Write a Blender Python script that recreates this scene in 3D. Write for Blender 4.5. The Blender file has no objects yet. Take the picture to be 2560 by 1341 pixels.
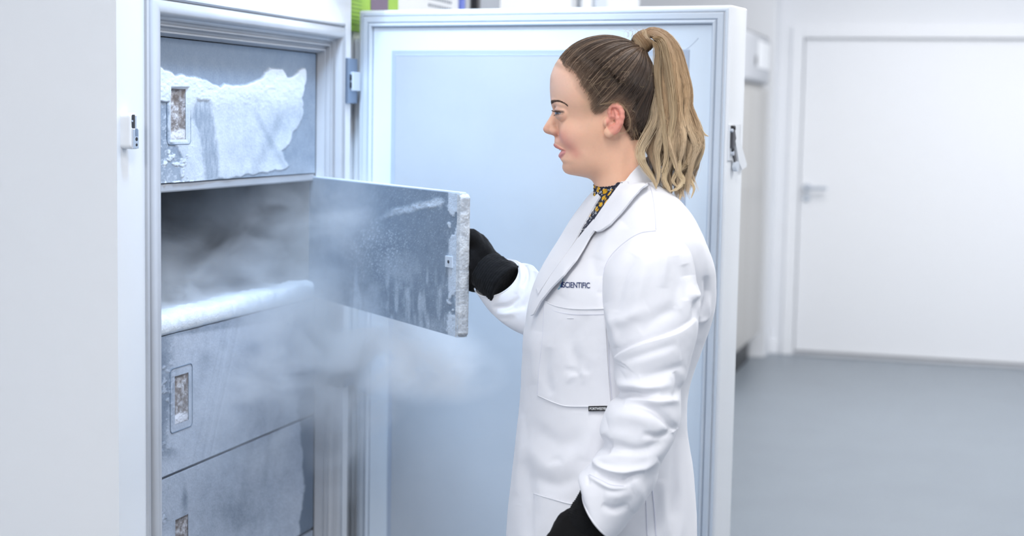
import bpy, bmesh, math, random
import numpy as np
from mathutils import Vector, Matrix
from mathutils.bvhtree import BVHTree

random.seed(7); rng = np.random.default_rng(7)
S = bpy.context.scene
COL = S.collection

# ------------------------------------------------------------------ camera
FPX = 3915.0; CX, CY = 1280.0, 670.5
YAW, PITCH, ROLL = 0.29355564, -0.0956949725, 0.0181392849
CAM = np.array([0.0, 0.0, 1.5])          # x: along the freezer row, y: towards the row, z: up
Fv = np.array([math.cos(PITCH)*math.cos(YAW), math.cos(PITCH)*math.sin(YAW), math.sin(PITCH)])
_r = np.cross(Fv, [0, 0, 1.0]); _r /= np.linalg.norm(_r); _u = np.cross(_r, Fv)
Rv = _r*math.cos(ROLL)+_u*math.sin(ROLL); Uv = -_r*math.sin(ROLL)+_u*math.cos(ROLL)
cd = bpy.data.cameras.new('camera'); cam = bpy.data.objects.new('camera', cd); COL.objects.link(cam)
cd.sensor_fit = 'HORIZONTAL'; cd.sensor_width = 45.76; cd.lens = FPX*45.76/2560
cd.clip_start = 0.05
cam.matrix_world = Matrix(((Rv[0], Uv[0], -Fv[0], CAM[0]), (Rv[1], Uv[1], -Fv[1], CAM[1]), (Rv[2], Uv[2], -Fv[2], CAM[2]), (0, 0, 0, 1)))
cd.dof.use_dof = True; cd.dof.focus_distance = 2.62; cd.dof.aperture_fstop = 4.5
S.camera = cam

# ------------------------------------------------------------------ world, lights, exposure
S.view_settings.view_transform = 'Standard'; S.view_settings.look = 'None'
S.view_settings.gamma = 1.0; S.view_settings.use_curve_mapping = False
S.view_settings.exposure = 0.0
S.cycles.use_denoising = True
S.cycles.max_bounces = 6; S.cycles.diffuse_bounces = 4; S.cycles.glossy_bounces = 3
S.cycles.volume_bounces = 2; S.cycles.transparent_max_bounces = 8
S.cycles.volume_step_rate = 0.7; S.cycles.volume_max_steps = 64
S.cycles.use_adaptive_sampling = True; S.cycles.adaptive_threshold = 0.05; S.cycles.adaptive_min_samples = 10
S.cycles.sample_clamp_indirect = 4.0
w = bpy.data.worlds.new('room_light'); S.world = w; w.use_nodes = True
w.node_tree.nodes['Background'].inputs[0].default_value = (0.90, 0.94, 1.0, 1)
w.node_tree.nodes['Background'].inputs[1].default_value = 0.45

def area_light(name, loc, size, power, color=(1.0, 0.985, 0.97), target=None, sy=None):
    l = bpy.data.lights.new(name, 'AREA'); l.shape = 'RECTANGLE'; l.size = size; l.size_y = sy or size
    l.energy = power; l.color = color
    o = bpy.data.objects.new(name, l); COL.objects.link(o); o.location = loc
    if target is not None:
        o.rotation_euler = (Vector(target)-Vector(loc)).to_track_quat('-Z', 'Y').to_euler()
    return o
CEIL = 3.0
LIGHTS = [(1.0, 0.2, 28), (3.3, -0.7, 26), (2.9, 0.75, 8), (5.2, 0.0, 40), (7.6, 0.0, 56), (9.0, -1.8, 40), (8.4, 0.5, 24), (5.2, -2.2, 36), (1.2, -2.6, 30), (-1.2, 0.9, 70)]  # unseen lamps; some added to brighten the far column and freezer's near side
for (lx, ly, lp) in LIGHTS:
    area_light('overhead_light', (lx, ly, CEIL-0.06), 1.15, lp, sy=0.55)
def spot_light(name, loc, target, power, angle, blend, color, rad=0.02):
    l = bpy.data.lights.new(name, 'SPOT'); l.energy = power; l.spot_size = math.radians(angle); l.spot_blend = blend
    l.color = color; l.shadow_soft_size = rad
    o = bpy.data.objects.new(name, l); COL.objects.link(o); o.location = loc
    o.rotation_euler = (Vector(target)-Vector(loc)).to_track_quat('-Z', 'Y').to_euler()
    return o
BLUE = (0.62, 0.80, 1.0)
for sx in (2.66, 2.97):
    spot_light('blue_spot', (sx, 1.24, 2.30), (sx, 1.40, 1.76), 14, 17, 0.9, (0.72, 0.86, 1.0))
spot_light('blue_spot', (2.25, 1.02, 2.85), (3.18, 1.08, 1.52), 150, 40, 1.0, BLUE, 0.15)  # unseen spot, aimed clear of the person to tint the open door blue
spot_light('blue_spot', (2.30, 0.86, 2.75), (2.88, 1.34, 1.12), 115, 54, 1.0, (0.45, 0.68, 1.0), 0.10)  # additional unseen spot, added to deepen the blue in compartment and vapour

# ------------------------------------------------------------------ helpers
def ray(px, py):
    px = np.asarray(px, float)[..., None]; py = np.asarray(py, float)[..., None]
    return Fv*FPX+Rv*(px-CX)-Uv*(py-CY)
def at_depth(px, py, d):
    return CAM+ray(px, py)/FPX*np.asarray(d, float)[..., None]
def on_axis(px, py, axis, val):
    d = ray(px, py); t = (val-CAM[axis])/d[..., axis]
    return CAM+d*t[..., None]
def proj(P):
    Q = np.asarray(P, float)-CAM; z = Q@Fv
    return CX+FPX*(Q@Rv)/z, CY-FPX*(Q@Uv)/z
def smooth(a, b, x):
    t = np.clip((x-a)/(b-a), 0, 1); return t*t*(3-2*t)
_perm = np.random.default_rng(3).random((64, 64, 64)).astype(np.float32)
def vnoise(p):
    p = np.asarray(p, float); i = np.floor(p).astype(int); f = p-i; f = f*f*(3-2*f); i &= 63; j = (i+1) & 63
    def g(a, b, c): return _perm[a, b, c]
    x0, y0, z0 = i[..., 0], i[..., 1], i[..., 2]; x1, y1, z1 = j[..., 0], j[..., 1], j[..., 2]
    fx, fy, fz = f[..., 0], f[..., 1], f[..., 2]
    a = g(x0, y0, z0)*(1-fx)+g(x1, y0, z0)*fx; b = g(x0, y1, z0)*(1-fx)+g(x1, y1, z0)*fx
    c = g(x0, y0, z1)*(1-fx)+g(x1, y0, z1)*fx; d = g(x0, y1, z1)*(1-fx)+g(x1, y1, z1)*fx
    return (a*(1-fy)+b*fy)*(1-fz)+(c*(1-fy)+d*fy)*fz
def fbm(p, o=4, g=0.5):
    s = 0; a = 1; t = 0; p = np.asarray(p, float)
    for k in range(o):
        s = s+a*vnoise(p+17.3*k); t += a; a *= g; p = p*2.03
    return s/t
def xy3(x, y, s, z=0.0):
    x, y = np.broadcast_arrays(x, y)
    return np.stack([x*s, y*s, np.full(x.shape, z)], -1)
def sdpoly(px, py, poly):
    """signed distance to a polygon, negative inside"""
    poly = np.asarray(poly, float); sh = px.shape; p = np.stack([px.ravel(), py.ravel()], -1)
    d = np.full(len(p), 1e18); s = np.zeros(len(p), bool)
    for a, b in zip(poly, np.roll(poly, -1, 0)):
        e = b-a; w_ = p-a; t = np.clip((w_@e)/(e@e), 0, 1); q = w_-t[:, None]*e
        d = np.minimum(d, (q*q).sum(1))
        c = ((a[1] <= p[:, 1]) != (b[1] <= p[:, 1])); yy = b[1]-a[1] if b[1] != a[1] else 1e-9
        s ^= c & (p[:, 0] < a[0]+(p[:, 1]-a[1])/yy*(b[0]-a[0]))
    d = np.sqrt(d); return np.where(s, -d, d).reshape(sh)
def sdline(px, py, pts):
    """distance to a polyline, and the side (cross sign)"""
    pts = np.asarray(pts, float); p = np.stack([px.ravel(), py.ravel()], -1)
    d = np.full(len(p), 1e18); sg = np.ones(len(p)); tt = np.zeros(len(p)); n = len(pts)-1
    for k, (a, b) in enumerate(zip(pts[:-1], pts[1:])):
        e = b-a; w_ = p-a; t = np.clip((w_@e)/(e@e), 0, 1); q = w_-t[:, None]*e; dd = (q*q).sum(1)
        m = dd < d; d[m] = dd[m]; sg[m] = np.sign(e[0]*w_[m, 1]-e[1]*w_[m, 0]); tt[m] = (k+t[m])/n
    return np.sqrt(d).reshape(px.shape), sg.reshape(px.shape), tt.reshape(px.shape)

def link(name, me, m=None, parent=None, smooth_=False):
    o = bpy.data.objects.new(name, me); COL.objects.link(o)
    if m is not None: me.materials.append(m)
    if parent is not None: o.parent = parent; o.matrix_parent_inverse = Matrix.Translation(-Vector(parent.location))
    if smooth_ and len(me.polygons): me.polygons.foreach_set('use_smooth', np.ones(len(me.polygons), bool))
    return o
def mesh_from(name, V, Fc, m=None, parent=None, sm=False):
    me = bpy.data.meshes.new(name); V = np.asarray(V, float)
    if isinstance(Fc, np.ndarray):
        k = Fc.shape[1]; me.vertices.add(len(V)); me.vertices.foreach_set('co', V.ravel().astype(np.float32))
        me.loops.add(Fc.size); me.loops.foreach_set('vertex_index', Fc.ravel().astype(np.int32))
        me.polygons.add(len(Fc)); me.polygons.foreach_set('loop_start', (np.arange(len(Fc))*k).astype(np.int32))
        me.polygons.foreach_set('loop_total', np.full(len(Fc), k, np.int32))
        me.update(calc_edges=True); me.validate()
    else:
        me.from_pydata([tuple(v) for v in V], [], Fc); me.update()
    return link(name, me, m, parent, sm)
def attr(o, name, vals):
    vals = np.asarray(vals, np.float32)
    if vals.ndim == 1:
        a = o.data.attributes.new(name, 'FLOAT', 'POINT'); a.data.foreach_set('value', vals)
    else:
        a = o.data.color_attributes.new(name, 'FLOAT_COLOR', 'POINT')
        a.data.foreach_set('color', np.concatenate([vals[:, :3], np.ones((len(vals), 1))], 1).astype(np.float32).ravel())
def empty(name, loc=(0, 0, 0)):
    o = bpy.data.objects.new(name, None); COL.objects.link(o); o.location = [float(q) for q in loc]; o.empty_display_size = 0.05
    return o
def tag(o, label=None, cat=None, group=None, kind=None):
    if label: o['label'] = label
    if cat: o['category'] = cat
    if group: o['group'] = group
    if kind: o['kind'] = kind
    return o
class MB:
    """collects shapes; build() links them as ONE mesh; T is an optional world frame (origin, ax, ay, az)"""
    def __init__(s, T=None): s.bm = bmesh.new(); s.T = T
    def _xf(s, vs):
        if s.T is not None:
            o, a, b, c = s.T
            for v in vs: v.co = o+a*v.co.x+b*v.co.y+c*v.co.z
    def box(s, lo, hi, bevel=0, seg=2):
        t = bmesh.new(); r = bmesh.ops.create_cube(t, size=1)
        for v in t.verts: v.co = Vector([lo[i]+(v.co[i]+.5)*(hi[i]-lo[i]) for i in range(3)])
        if bevel: bmesh.ops.bevel(t, geom=t.edges[:], offset=bevel, segments=seg, profile=0.5, affect='EDGES')
        s.add(t); return s
    def add(s, t):
        s._xf(t.verts)
        if s.T is not None:
            bmesh.ops.recalc_face_normals(t, faces=t.faces[:])
        me = bpy.data.meshes.new('tmp'); t.to_mesh(me); t.free(); s.bm.from_mesh(me); bpy.data.meshes.remove(me)
    def cyl(s, a, b, r, seg=16, r2=None, cap=True):
        t = bmesh.new(); a, b = Vector(a), Vector(b); d = b-a
        bmesh.ops.create_cone(t, cap_ends=cap, segments=seg, radius1=r, radius2=r if r2 is None else r2, depth=d.length)
        M = Matrix.Translation((a+b)/2)@d.to_track_quat('Z', 'Y').to_matrix().to_4x4()
        t.transform(M); s.add(t); return s
    def prism(s, poly, fn, d0, d1):
        """poly of (u,v); fn(u,v,d)->xyz"""
        t = bmesh.new(); A = [t.verts.new(fn(u, v, d0)) for u, v in poly]; B = [t.verts.new(fn(u, v, d1)) for u, v in poly]
        n = len(poly); t.faces.new(A[::-1]); t.faces.new(B)
        for i in range(n): t.faces.new([A[i], A[(i+1) % n], B[(i+1) % n], B[i]])
        bmesh.ops.recalc_face_normals(t, faces=t.faces[:]); s.add(t); return s
    def build(s, name, m=None, parent=None, sm=False, ang=None):
        me = bpy.data.meshes.new(name); s.bm.to_mesh(me); s.bm.free()
        if ang:
            me.polygons.foreach_set('use_smooth', np.ones(len(me.polygons), bool))
            me.set_sharp_from_angle(angle=math.radians(ang))
        return link(name, me, m, parent, sm)
def tube(name, pts, r, m=None, parent=None, seg=8, closed=False, sm=True, rad=None, collect=None):
    P = np.asarray(pts, float); n = len(P)
    T = np.gradient(P, axis=0) if not closed else np.roll(P, -1, 0)-np.roll(P, 1, 0)
    T /= np.linalg.norm(T, axis=1)[:, None]+1e-12
    up = np.array([0.13, 0.21, 0.97]); A = np.cross(T, up); A /= np.linalg.norm(A, axis=1)[:, None]+1e-12; B = np.cross(T, A)
    an = np.linspace(0, 2*math.pi, seg, endpoint=False); R = np.full(n, r) if rad is None else np.asarray(rad)
    V = P[:, None]+R[:, None, None]*(A[:, None]*np.cos(an)[None, :, None]+B[:, None]*np.sin(an)[None, :, None])
    V = V.reshape(-1, 3); F_ = []
    for i in range(n if closed else n-1):
        for k in range(seg):
            a = i*seg+k; b = i*seg+(k+1) % seg; i2 = (i+1) % n; F_.append((a, b, i2*seg+(k+1) % seg, i2*seg+k))
    if not closed:
        F_.append(tuple(range(seg))[::-1]); F_.append(tuple((n-1)*seg+k for k in range(seg)))
    if collect is not None:
        o = len(collect[0]); collect[0].extend(map(tuple, V)); collect[1].extend([tuple(q+o for q in f) for f in F_]); return
    return mesh_from(name, V, F_, m, parent, sm)
def catmull(pts, n):
    P = np.asarray(pts, float); P = np.vstack([2*P[0]-P[1], P, 2*P[-1]-P[-2]]); k = len(P)-3
    t = np.linspace(0, k-1e-9, n); i = t.astype(int); f = (t-i)[:, None]
    a, b, c, d = P[i], P[i+1], P[i+2], P[i+3]
    return 0.5*((2*b)+(-a+c)*f+(2*a-5*b+4*c-d)*f*f+(-a+3*b-3*c+d)*f**3)
def grid_faces(nu, nv, closed_v=False):
    i = np.arange(nu-1)[:, None]; j = np.arange(nv if closed_v else nv-1)[None, :]; j2 = (j+1) % nv
    return np.stack(np.broadcast_arrays(i*nv+j, i*nv+j2, (i+1)*nv+j2, (i+1)*nv+j), -1).reshape(-1, 4)

# ------------------------------------------------------------------ materials
def mat(name, col, rough=0.5, metal=0.0, bump=0, bscale=60, col2=None, cscale=8, detail=4, spec=0.5, sss=0, sssr=(1, .35, .2), coat=0, stretch=None, emit=None, alpha=None, sheen=0, colattr=None, aniso=0, mixf=(0.35, 0.65)):
    m = bpy.data.materials.new(name); m.use_nodes = True; N = m.node_tree.nodes; L = m.node_tree.links; b = N['Principled BSDF']
    b.inputs['Base Color'].default_value = (*col, 1); b.inputs['Roughness'].default_value = rough; b.inputs['Metallic'].default_value = metal
    b.inputs['Specular IOR Level'].default_value = spec
    if sss:
        b.inputs['Subsurface Weight'].default_value = sss; b.inputs['Subsurface Radius'].default_value = sssr; b.inputs['Subsurface Scale'].default_value = 0.006
    if coat: b.inputs['Coat Weight'].default_value = coat; b.inputs['Coat Roughness'].default_value = 0.15
    if sheen: b.inputs['Sheen Weight'].default_value = sheen; b.inputs['Sheen Roughness'].default_value = 0.5
    if emit: b.inputs['Emission Color'].default_value = (*emit[0], 1); b.inputs['Emission Strength'].default_value = emit[1]
    if alpha is not None: b.inputs['Alpha'].default_value = alpha
    if aniso: b.inputs['Anisotropic'].default_value = aniso
    tc = N.new('ShaderNodeTexCoord'); src = tc.outputs['Object']
    if stretch:
        mp = N.new('ShaderNodeMapping'); mp.inputs['Scale'].default_value = stretch; L.new(src, mp.inputs[0]); src = mp.outputs[0]
    if colattr:
        a = N.new('ShaderNodeAttribute'); a.attribute_name = colattr; L.new(a.outputs['Color'], b.inputs['Base Color'])
    elif col2:
        n = N.new('ShaderNodeTexNoise'); n.inputs['Scale'].default_value = cscale; n.inputs['Detail'].default_value = detail; L.new(src, n.inputs['Vector'])
        r = N.new('ShaderNodeValToRGB'); r.color_ramp.elements[0].position = mixf[0]; r.color_ramp.elements[1].position = mixf[1]
        r.color_ramp.elements[0].color = (*col, 1); r.color_ramp.elements[1].color = (*col2, 1)
        L.new(n.outputs['Fac'], r.inputs[0]); L.new(r.outputs[0], b.inputs['Base Color'])
    if bump:
        n = N.new('ShaderNodeTexNoise'); n.inputs['Scale'].default_value = bscale; n.inputs['Detail'].default_value = detail; L.new(src, n.inputs['Vector'])
        bp = N.new('ShaderNodeBump'); bp.inputs['Strength'].default_value = bump; bp.inputs['Distance'].default_value = 0.002
        L.new(n.outputs['Fac'], bp.inputs['Height']); L.new(bp.outputs[0], b.inputs['Normal'])
    return m
M = {}
M['wall'] = mat('wall_paint', (0.78, 0.80, 0.84), 0.75, bump=0.05, bscale=120, col2=(0.76, 0.785, 0.83), cscale=1.2)
M['ceiling'] = mat('ceiling_paint', (0.85, 0.86, 0.88), 0.8, bump=0.05)
M['floor'] = mat('vinyl_floor', (0.190, 0.222, 0.262), 0.38, bump=0.03, bscale=300, col2=(0.20, 0.234, 0.275), cscale=3)
M['white'] = mat('white_enamel', (0.82, 0.84, 0.87), 0.32, bump=0.015, bscale=200, col2=(0.80, 0.825, 0.86), cscale=2)
M['door_white'] = mat('door_paint', (0.80, 0.82, 0.86), 0.45, bump=0.02, bscale=80)
M['trim'] = mat('grey_gasket', (0.42, 0.44, 0.48), 0.42, bump=0.04, bscale=40, col2=(0.46, 0.48, 0.52), cscale=6)
M['lip'] = mat('dark_gap', (0.14, 0.16, 0.20), 0.5)
M['alu'] = mat('pale_frame', (0.60, 0.67, 0.76), 0.35, bump=0.02, bscale=60, col2=(0.64, 0.70, 0.78), cscale=4)
M['liner'] = mat('white_liner', (0.74, 0.82, 0.90), 0.4, bump=0.02, bscale=90, col2=(0.70, 0.79, 0.89), cscale=3)
M['steel'] = mat('satin_panel', (0.53, 0.575, 0.63), 0.42, metal=0.25, bump=0.03, bscale=50, col2=(0.56, 0.605, 0.66), cscale=5)
M['chrome'] = mat('chrome', (0.72, 0.76, 0.82), 0.16, metal=1.0, bump=0.05, bscale=90)
M['border'] = mat('blue_grey_frame', (0.44, 0.51, 0.62), 0.4, bump=0.02, bscale=60)
M['shadow_gap'] = mat('gasket_shadow', (0.20, 0.24, 0.31), 0.6)
M['hinge'] = mat('blue_grey_steel', (0.30, 0.37, 0.48), 0.38, metal=0.8, bump=0.03, bscale=60)
M['darkmetal'] = mat('dark_metal', (0.09, 0.09, 0.10), 0.35, metal=0.6, bump=0.1, bscale=200)
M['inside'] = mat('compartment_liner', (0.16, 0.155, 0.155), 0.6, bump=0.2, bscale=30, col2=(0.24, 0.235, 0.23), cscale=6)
M['fridge'] = mat('warm_grey_steel', (0.50, 0.49, 0.47), 0.35, metal=0.5, bump=0.02, col2=(0.54, 0.53, 0.51), cscale=4, stretch=(1, 1, .1))
M['black'] = mat('black_plastic', (0.015, 0.015, 0.018), 0.4, bump=0.05)
M['green'] = mat('green_print', (0.36, 0.60, 0.05), 0.5, bump=0.02, col2=(0.30, 0.55, 0.04), cscale=14)
M['green2'] = mat('dark_green_print', (0.20, 0.40, 0.04), 0.5)
M['purple'] = mat('purple_print', (0.16, 0.11, 0.19), 0.5)
M['blue'] = mat('blue_print', (0.12, 0.18, 0.62), 0.5)
M['screen'] = mat('grey_display', (0.35, 0.38, 0.43), 0.25)
M['glass'] = mat('clear_plastic', (0.85, 0.9, 0.95), 0.1, alpha=0.35)

def frost_mat(name, base, frost, rough=(0.45, 0.8), tex=0.6, fleck=0.5, tscale=70):
    """base surface under frost; attribute 'frost' 0..1 says how much ice crystals cover it"""
    m = bpy.data.materials.new(name); m.use_nodes = True; N = m.node_tree.nodes; L = m.node_tree.links; b = N['Principled BSDF']
    tc = N.new('ShaderNodeTexCoord')
    at = N.new('ShaderNodeAttribute'); at.attribute_name = 'frost'
    n1 = N.new('ShaderNodeTexNoise'); n1.inputs['Scale'].default_value = 260; n1.inputs['Detail'].default_value = 5; L.new(tc.outputs['Object'], n1.inputs['Vector'])
    n2 = N.new('ShaderNodeTexVoronoi'); n2.inputs['Scale'].default_value = tscale; L.new(tc.outputs['Object'], n2.inputs['Vector'])
    n3 = N.new('ShaderNodeTexNoise'); n3.inputs['Scale'].default_value = 35; n3.inputs['Detail'].default_value = 6; L.new(tc.outputs['Object'], n3.inputs['Vector'])
    def math_(op, a, c=None, clamp=False):
        q = N.new('ShaderNodeMath'); q.operation = op; q.use_clamp = clamp
        for k, v in enumerate((a, c)):
            if v is None: continue
            if isinstance(v, (int, float)): q.inputs[k].default_value = v
            else: L.new(v, q.inputs[k])
        return q.outputs[0]
    d = math_('MULTIPLY', math_('SUBTRACT', n1.outputs['Fac'], 0.5), fleck)
    d = math_('ADD', d, math_('MULTIPLY', math_('SUBTRACT', n3.outputs['Fac'], 0.5), fleck*0.8))
    # the crystals vary most where the cover is partial
    edge = math_('MULTIPLY', math_('MULTIPLY', at.outputs['Fac'], math_('SUBTRACT', 1.15, at.outputs['Fac'])), 4)
    f = math_('ADD', at.outputs['Fac'], math_('MULTIPLY', d, edge), True)
    mx = N.new('ShaderNodeMix'); mx.data_type = 'RGBA'
    mx.inputs[6].default_value = (*base, 1); mx.inputs[7].default_value = (*frost, 1); L.new(f, mx.inputs[0]); L.new(mx.outputs[2], b.inputs['Base Color'])
    mr = N.new('ShaderNodeMapRange'); mr.inputs[3].default_value = rough[0]; mr.inputs[4].default_value = rough[1]; L.new(f, mr.inputs[0]); L.new(mr.outputs[0], b.inputs['Roughness'])
    h = math_('ADD', math_('MULTIPLY', n1.outputs['Fac'], f), math_('MULTIPLY', n2.outputs['Distance'], 0.35))
    bp = N.new('ShaderNodeBump'); bp.inputs['Strength'].default_value = tex; bp.inputs['Distance'].default_value = 0.0015; L.new(h, bp.inputs['Height']); L.new(bp.outputs[0], b.inputs['Normal'])
    return m
M['frost_door'] = frost_mat('frosted_inner_door', (0.14, 0.195, 0.28), (0.74, 0.81, 0.90), tex=.4, fleck=.4)
M['frost_door_grey'] = frost_mat('frosted_grey_inner_door', (0.13, 0.17, 0.23), (0.54, 0.59, 0.68), tex=.4)
M['frost_open'] = frost_mat('frosted_open_inner_door', (0.15, 0.20, 0.27), (0.58, 0.66, 0.76))
M['frost_edge'] = frost_mat('frosted_edge', (0.40, 0.43, 0.47), (0.66, 0.69, 0.72), fleck=1.2)
M['frost_white'] = frost_mat('thick_white_frost', (0.72, 0.80, 0.90), (0.86, 0.91, 0.96), fleck=0.6, tex=0.8)
M['frost_pocket'] = frost_mat('brownish_frost', (0.22, 0.19, 0.18), (0.62, 0.62, 0.66), fleck=1.6, tex=1.0)
# ================================================================== THE ROOM
FARX = 10.185; LEFTY = 2.25; RIGHTY = -4.2; BACKX = -2.6
def struct(mb, name, m):
    o = mb.build(name, m); o['kind'] = 'structure'; return o
struct(MB().box((BACKX, RIGHTY, -0.1), (FARX+.2, LEFTY+.1, 0)), 'floor', M['floor'])
ceil_ = struct(MB().box((BACKX, RIGHTY, CEIL), (FARX+.2, LEFTY+.1, CEIL+.1)), 'ceiling', M['ceiling'])
struct(MB().box((BACKX-.1, LEFTY, 0), (FARX+.2, LEFTY+.1, CEIL)), 'wall_left', M['wall'])
struct(MB().box((BACKX-.1, RIGHTY-.1, 0), (FARX+.2, RIGHTY, CEIL)), 'wall_right', M['wall'])
struct(MB().box((BACKX-.1, RIGHTY, 0), (BACKX, LEFTY, CEIL)), 'wall_back', M['wall'])
D0, D1, DH = 1.165, -0.335, 2.045         # door opening in the far wall
f = MB(); f.box((FARX, RIGHTY, 0), (FARX+.12, D1, CEIL)); f.box((FARX, D0, 0), (FARX+.12, LEFTY, CEIL)); f.box((FARX, D1, DH), (FARX+.12, D0, CEIL))
struct(f, 'wall_far', M['wall'])
struct(MB().box((FARX-.22, 1.315, 0), (FARX-.001, LEFTY, CEIL), .004), 'trim_2', M['wall'])   # boxed-in column in the corner
struct(MB().box((FARX-.012, RIGHTY, 0), (FARX, D1-.09, .09), .003).box((FARX-.012, D0+.09, 0), (FARX, 1.314, .09), .003), 'baseboard_far', M['door_white'])
dr = empty('door_1', (FARX, (D0+D1)/2, 0)); dr['kind'] = 'structure'
MB().box((FARX+.012, D1+.012, .03), (FARX+.055, D0-.012, DH-.012), .002).build('door_leaf', M['door_white'], dr)
f = MB()
f.box((FARX-.022, D0-.004, 0), (FARX+.10, D0+.07, DH+.07), .004); f.box((FARX-.022, D1-.07, 0), (FARX+.10, D1+.004, DH+.07), .004); f.box((FARX-.022, D1+.004, DH-.004), (FARX+.10, D0-.004, DH+.07), .004)
f.build('door_frame', M['door_white'], dr)
MB().box((FARX-.03, D1+.012, 0.0), (FARX+.05, D0-.004, .014), .003).build('threshold', M['trim'], dr)
h = MB(); hy = D0-.055
h.cyl((FARX+.012, hy, 1.088), (FARX-.004, hy, 1.088), .027, 24); h.cyl((FARX+.012, hy, 1.088), (FARX-.05, hy, 1.088), .010, 16)
h.box((FARX-.060, hy-.135, 1.078), (FARX-.042, hy+.008, 1.098), .007); h.cyl((FARX+.012, hy, 1.02), (FARX+.002, hy, 1.02), .024, 24)
h.build('door_handle', M['chrome'], dr)
for (lx, ly, lp) in LIGHTS:  # panel boxes also stand where a lamp is only added for brightness
    MB().box((lx-.60, ly-.30, CEIL-.03), (lx+.60, ly+.30, CEIL), .004).build('light_panel', M['door_white'], ceil_)

# ================================================================== THE OPEN FREEZER
FY = 1.38; Y1 = 1.412                     # front face, face of the inner doors
OX0, OX1, OZ0, OZ1 = 2.418, 3.208, 0.28, 1.667
fz = empty('upright_freezer', (2.79, 1.80, 0))
tag(fz, 'tall white upright freezer standing open with frosted compartments and cold vapour', 'freezer')
f = MB(); FX0, FX1, FB, FT = 2.295, 3.285, 2.17, 2.06
f.box((FX0, FY, .10), (OX0, FY+.10, FT), 0); f.box((OX1, FY, .10), (FX1, FY+.10, FT), 0)
f.box((OX0, FY, OZ1), (OX1, FY+.10, FT), 0); f.box((OX0, FY, .10), (OX1, FY+.10, OZ0), 0)
f.box((FX0, FY+.10, .10), (FX0+.09, FB, FT)); f.box((FX1-.09, FY+.10, .10), (FX1, FB, FT))
f.box((FX0+.09, FB-.09, .10), (FX1-.09, FB, FT)); f.box((FX0+.09, FY+.10, OZ1), (FX1-.09, FB-.09, FT)); f.box((FX0+.09, FY+.10, .10), (FX1-.09, FB-.09, OZ0))
bmesh.ops.remove_doubles(f.bm, verts=f.bm.verts[:], dist=1e-5)
f.build('cabinet', M['white'], fz)
for sx in (FX0+.1, FX1-.1):
    for sy in (FY+.12, FB-.1):
        MB().cyl((sx, sy, .03), (sx, sy, .10), .028, 20).cyl((sx-.02, sy, .03), (sx+.02, sy, .03), .03, 20).build('caster', M['black'], fz)
# rounded gasket frame around the opening: profile (inward offset, depth)
prof = [(-.034, .0), (-.034, -.005), (-.030, -.007), (-.027, -.004), (-.026, -.001), (-.020, -.010), (-.012, -.015), (-.004, -.014), (.001, -.008), (.003, .002), (.007, .004), (.009, .012), (.0135, .013), (.015, .009), (.018, .009), (.020, .019), (.0245, .020), (.026, .016), (.029, .016), (.031, .026), (.034, .030), (.034, .034)]
gx0, gx1, gz0, gz1 = OX0+.0, OX1-.0, OZ0, OZ1
def ringV(o_, y): return [(gx0+o_, FY+y, gz0+o_), (gx1-o_, FY+y, gz0+o_), (gx1-o_, FY+y, gz1-o_), (gx0+o_, FY+y, gz1-o_)]
V = []; F_ = []
for o_, y in prof: V += ringV(o_, y)
for i in range(len(prof)-1):
    for k in range(4): F_.append((i*4+k, i*4+(k+1) % 4, (i+1)*4+(k+1) % 4, (i+1)*4+k))
o = mesh_from('door_gasket_frame', V, F_, M['trim'], fz)
o.data.polygons.foreach_set('use_smooth', np.ones(len(o.data.polygons), bool)); o.data.set_sharp_from_angle(angle=math.radians(50))
# interior
ix0, ix1, iy1 = 2.43, 3.1745, 2.05
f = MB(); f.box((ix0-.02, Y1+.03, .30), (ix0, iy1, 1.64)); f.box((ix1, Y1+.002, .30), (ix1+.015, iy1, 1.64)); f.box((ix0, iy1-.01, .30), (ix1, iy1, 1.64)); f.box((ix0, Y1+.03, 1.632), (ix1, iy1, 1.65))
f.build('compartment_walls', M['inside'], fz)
MB().box((ix0, Y1+.002, 1.3545), (ix1-.008, iy1-.01, 1.3705), .003).build('divider_shelf', M['trim'], fz)
MB().box((ix0, Y1+.004, .8325), (ix1-.006, iy1-.01, .8375), .001).build('divider_shelf', M['lip'], fz)
MB().box((ix0, Y1+.004, .572), (ix1-.006, iy1-.01, .578), .001).build('divider_shelf', M['lip'], fz)

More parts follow.
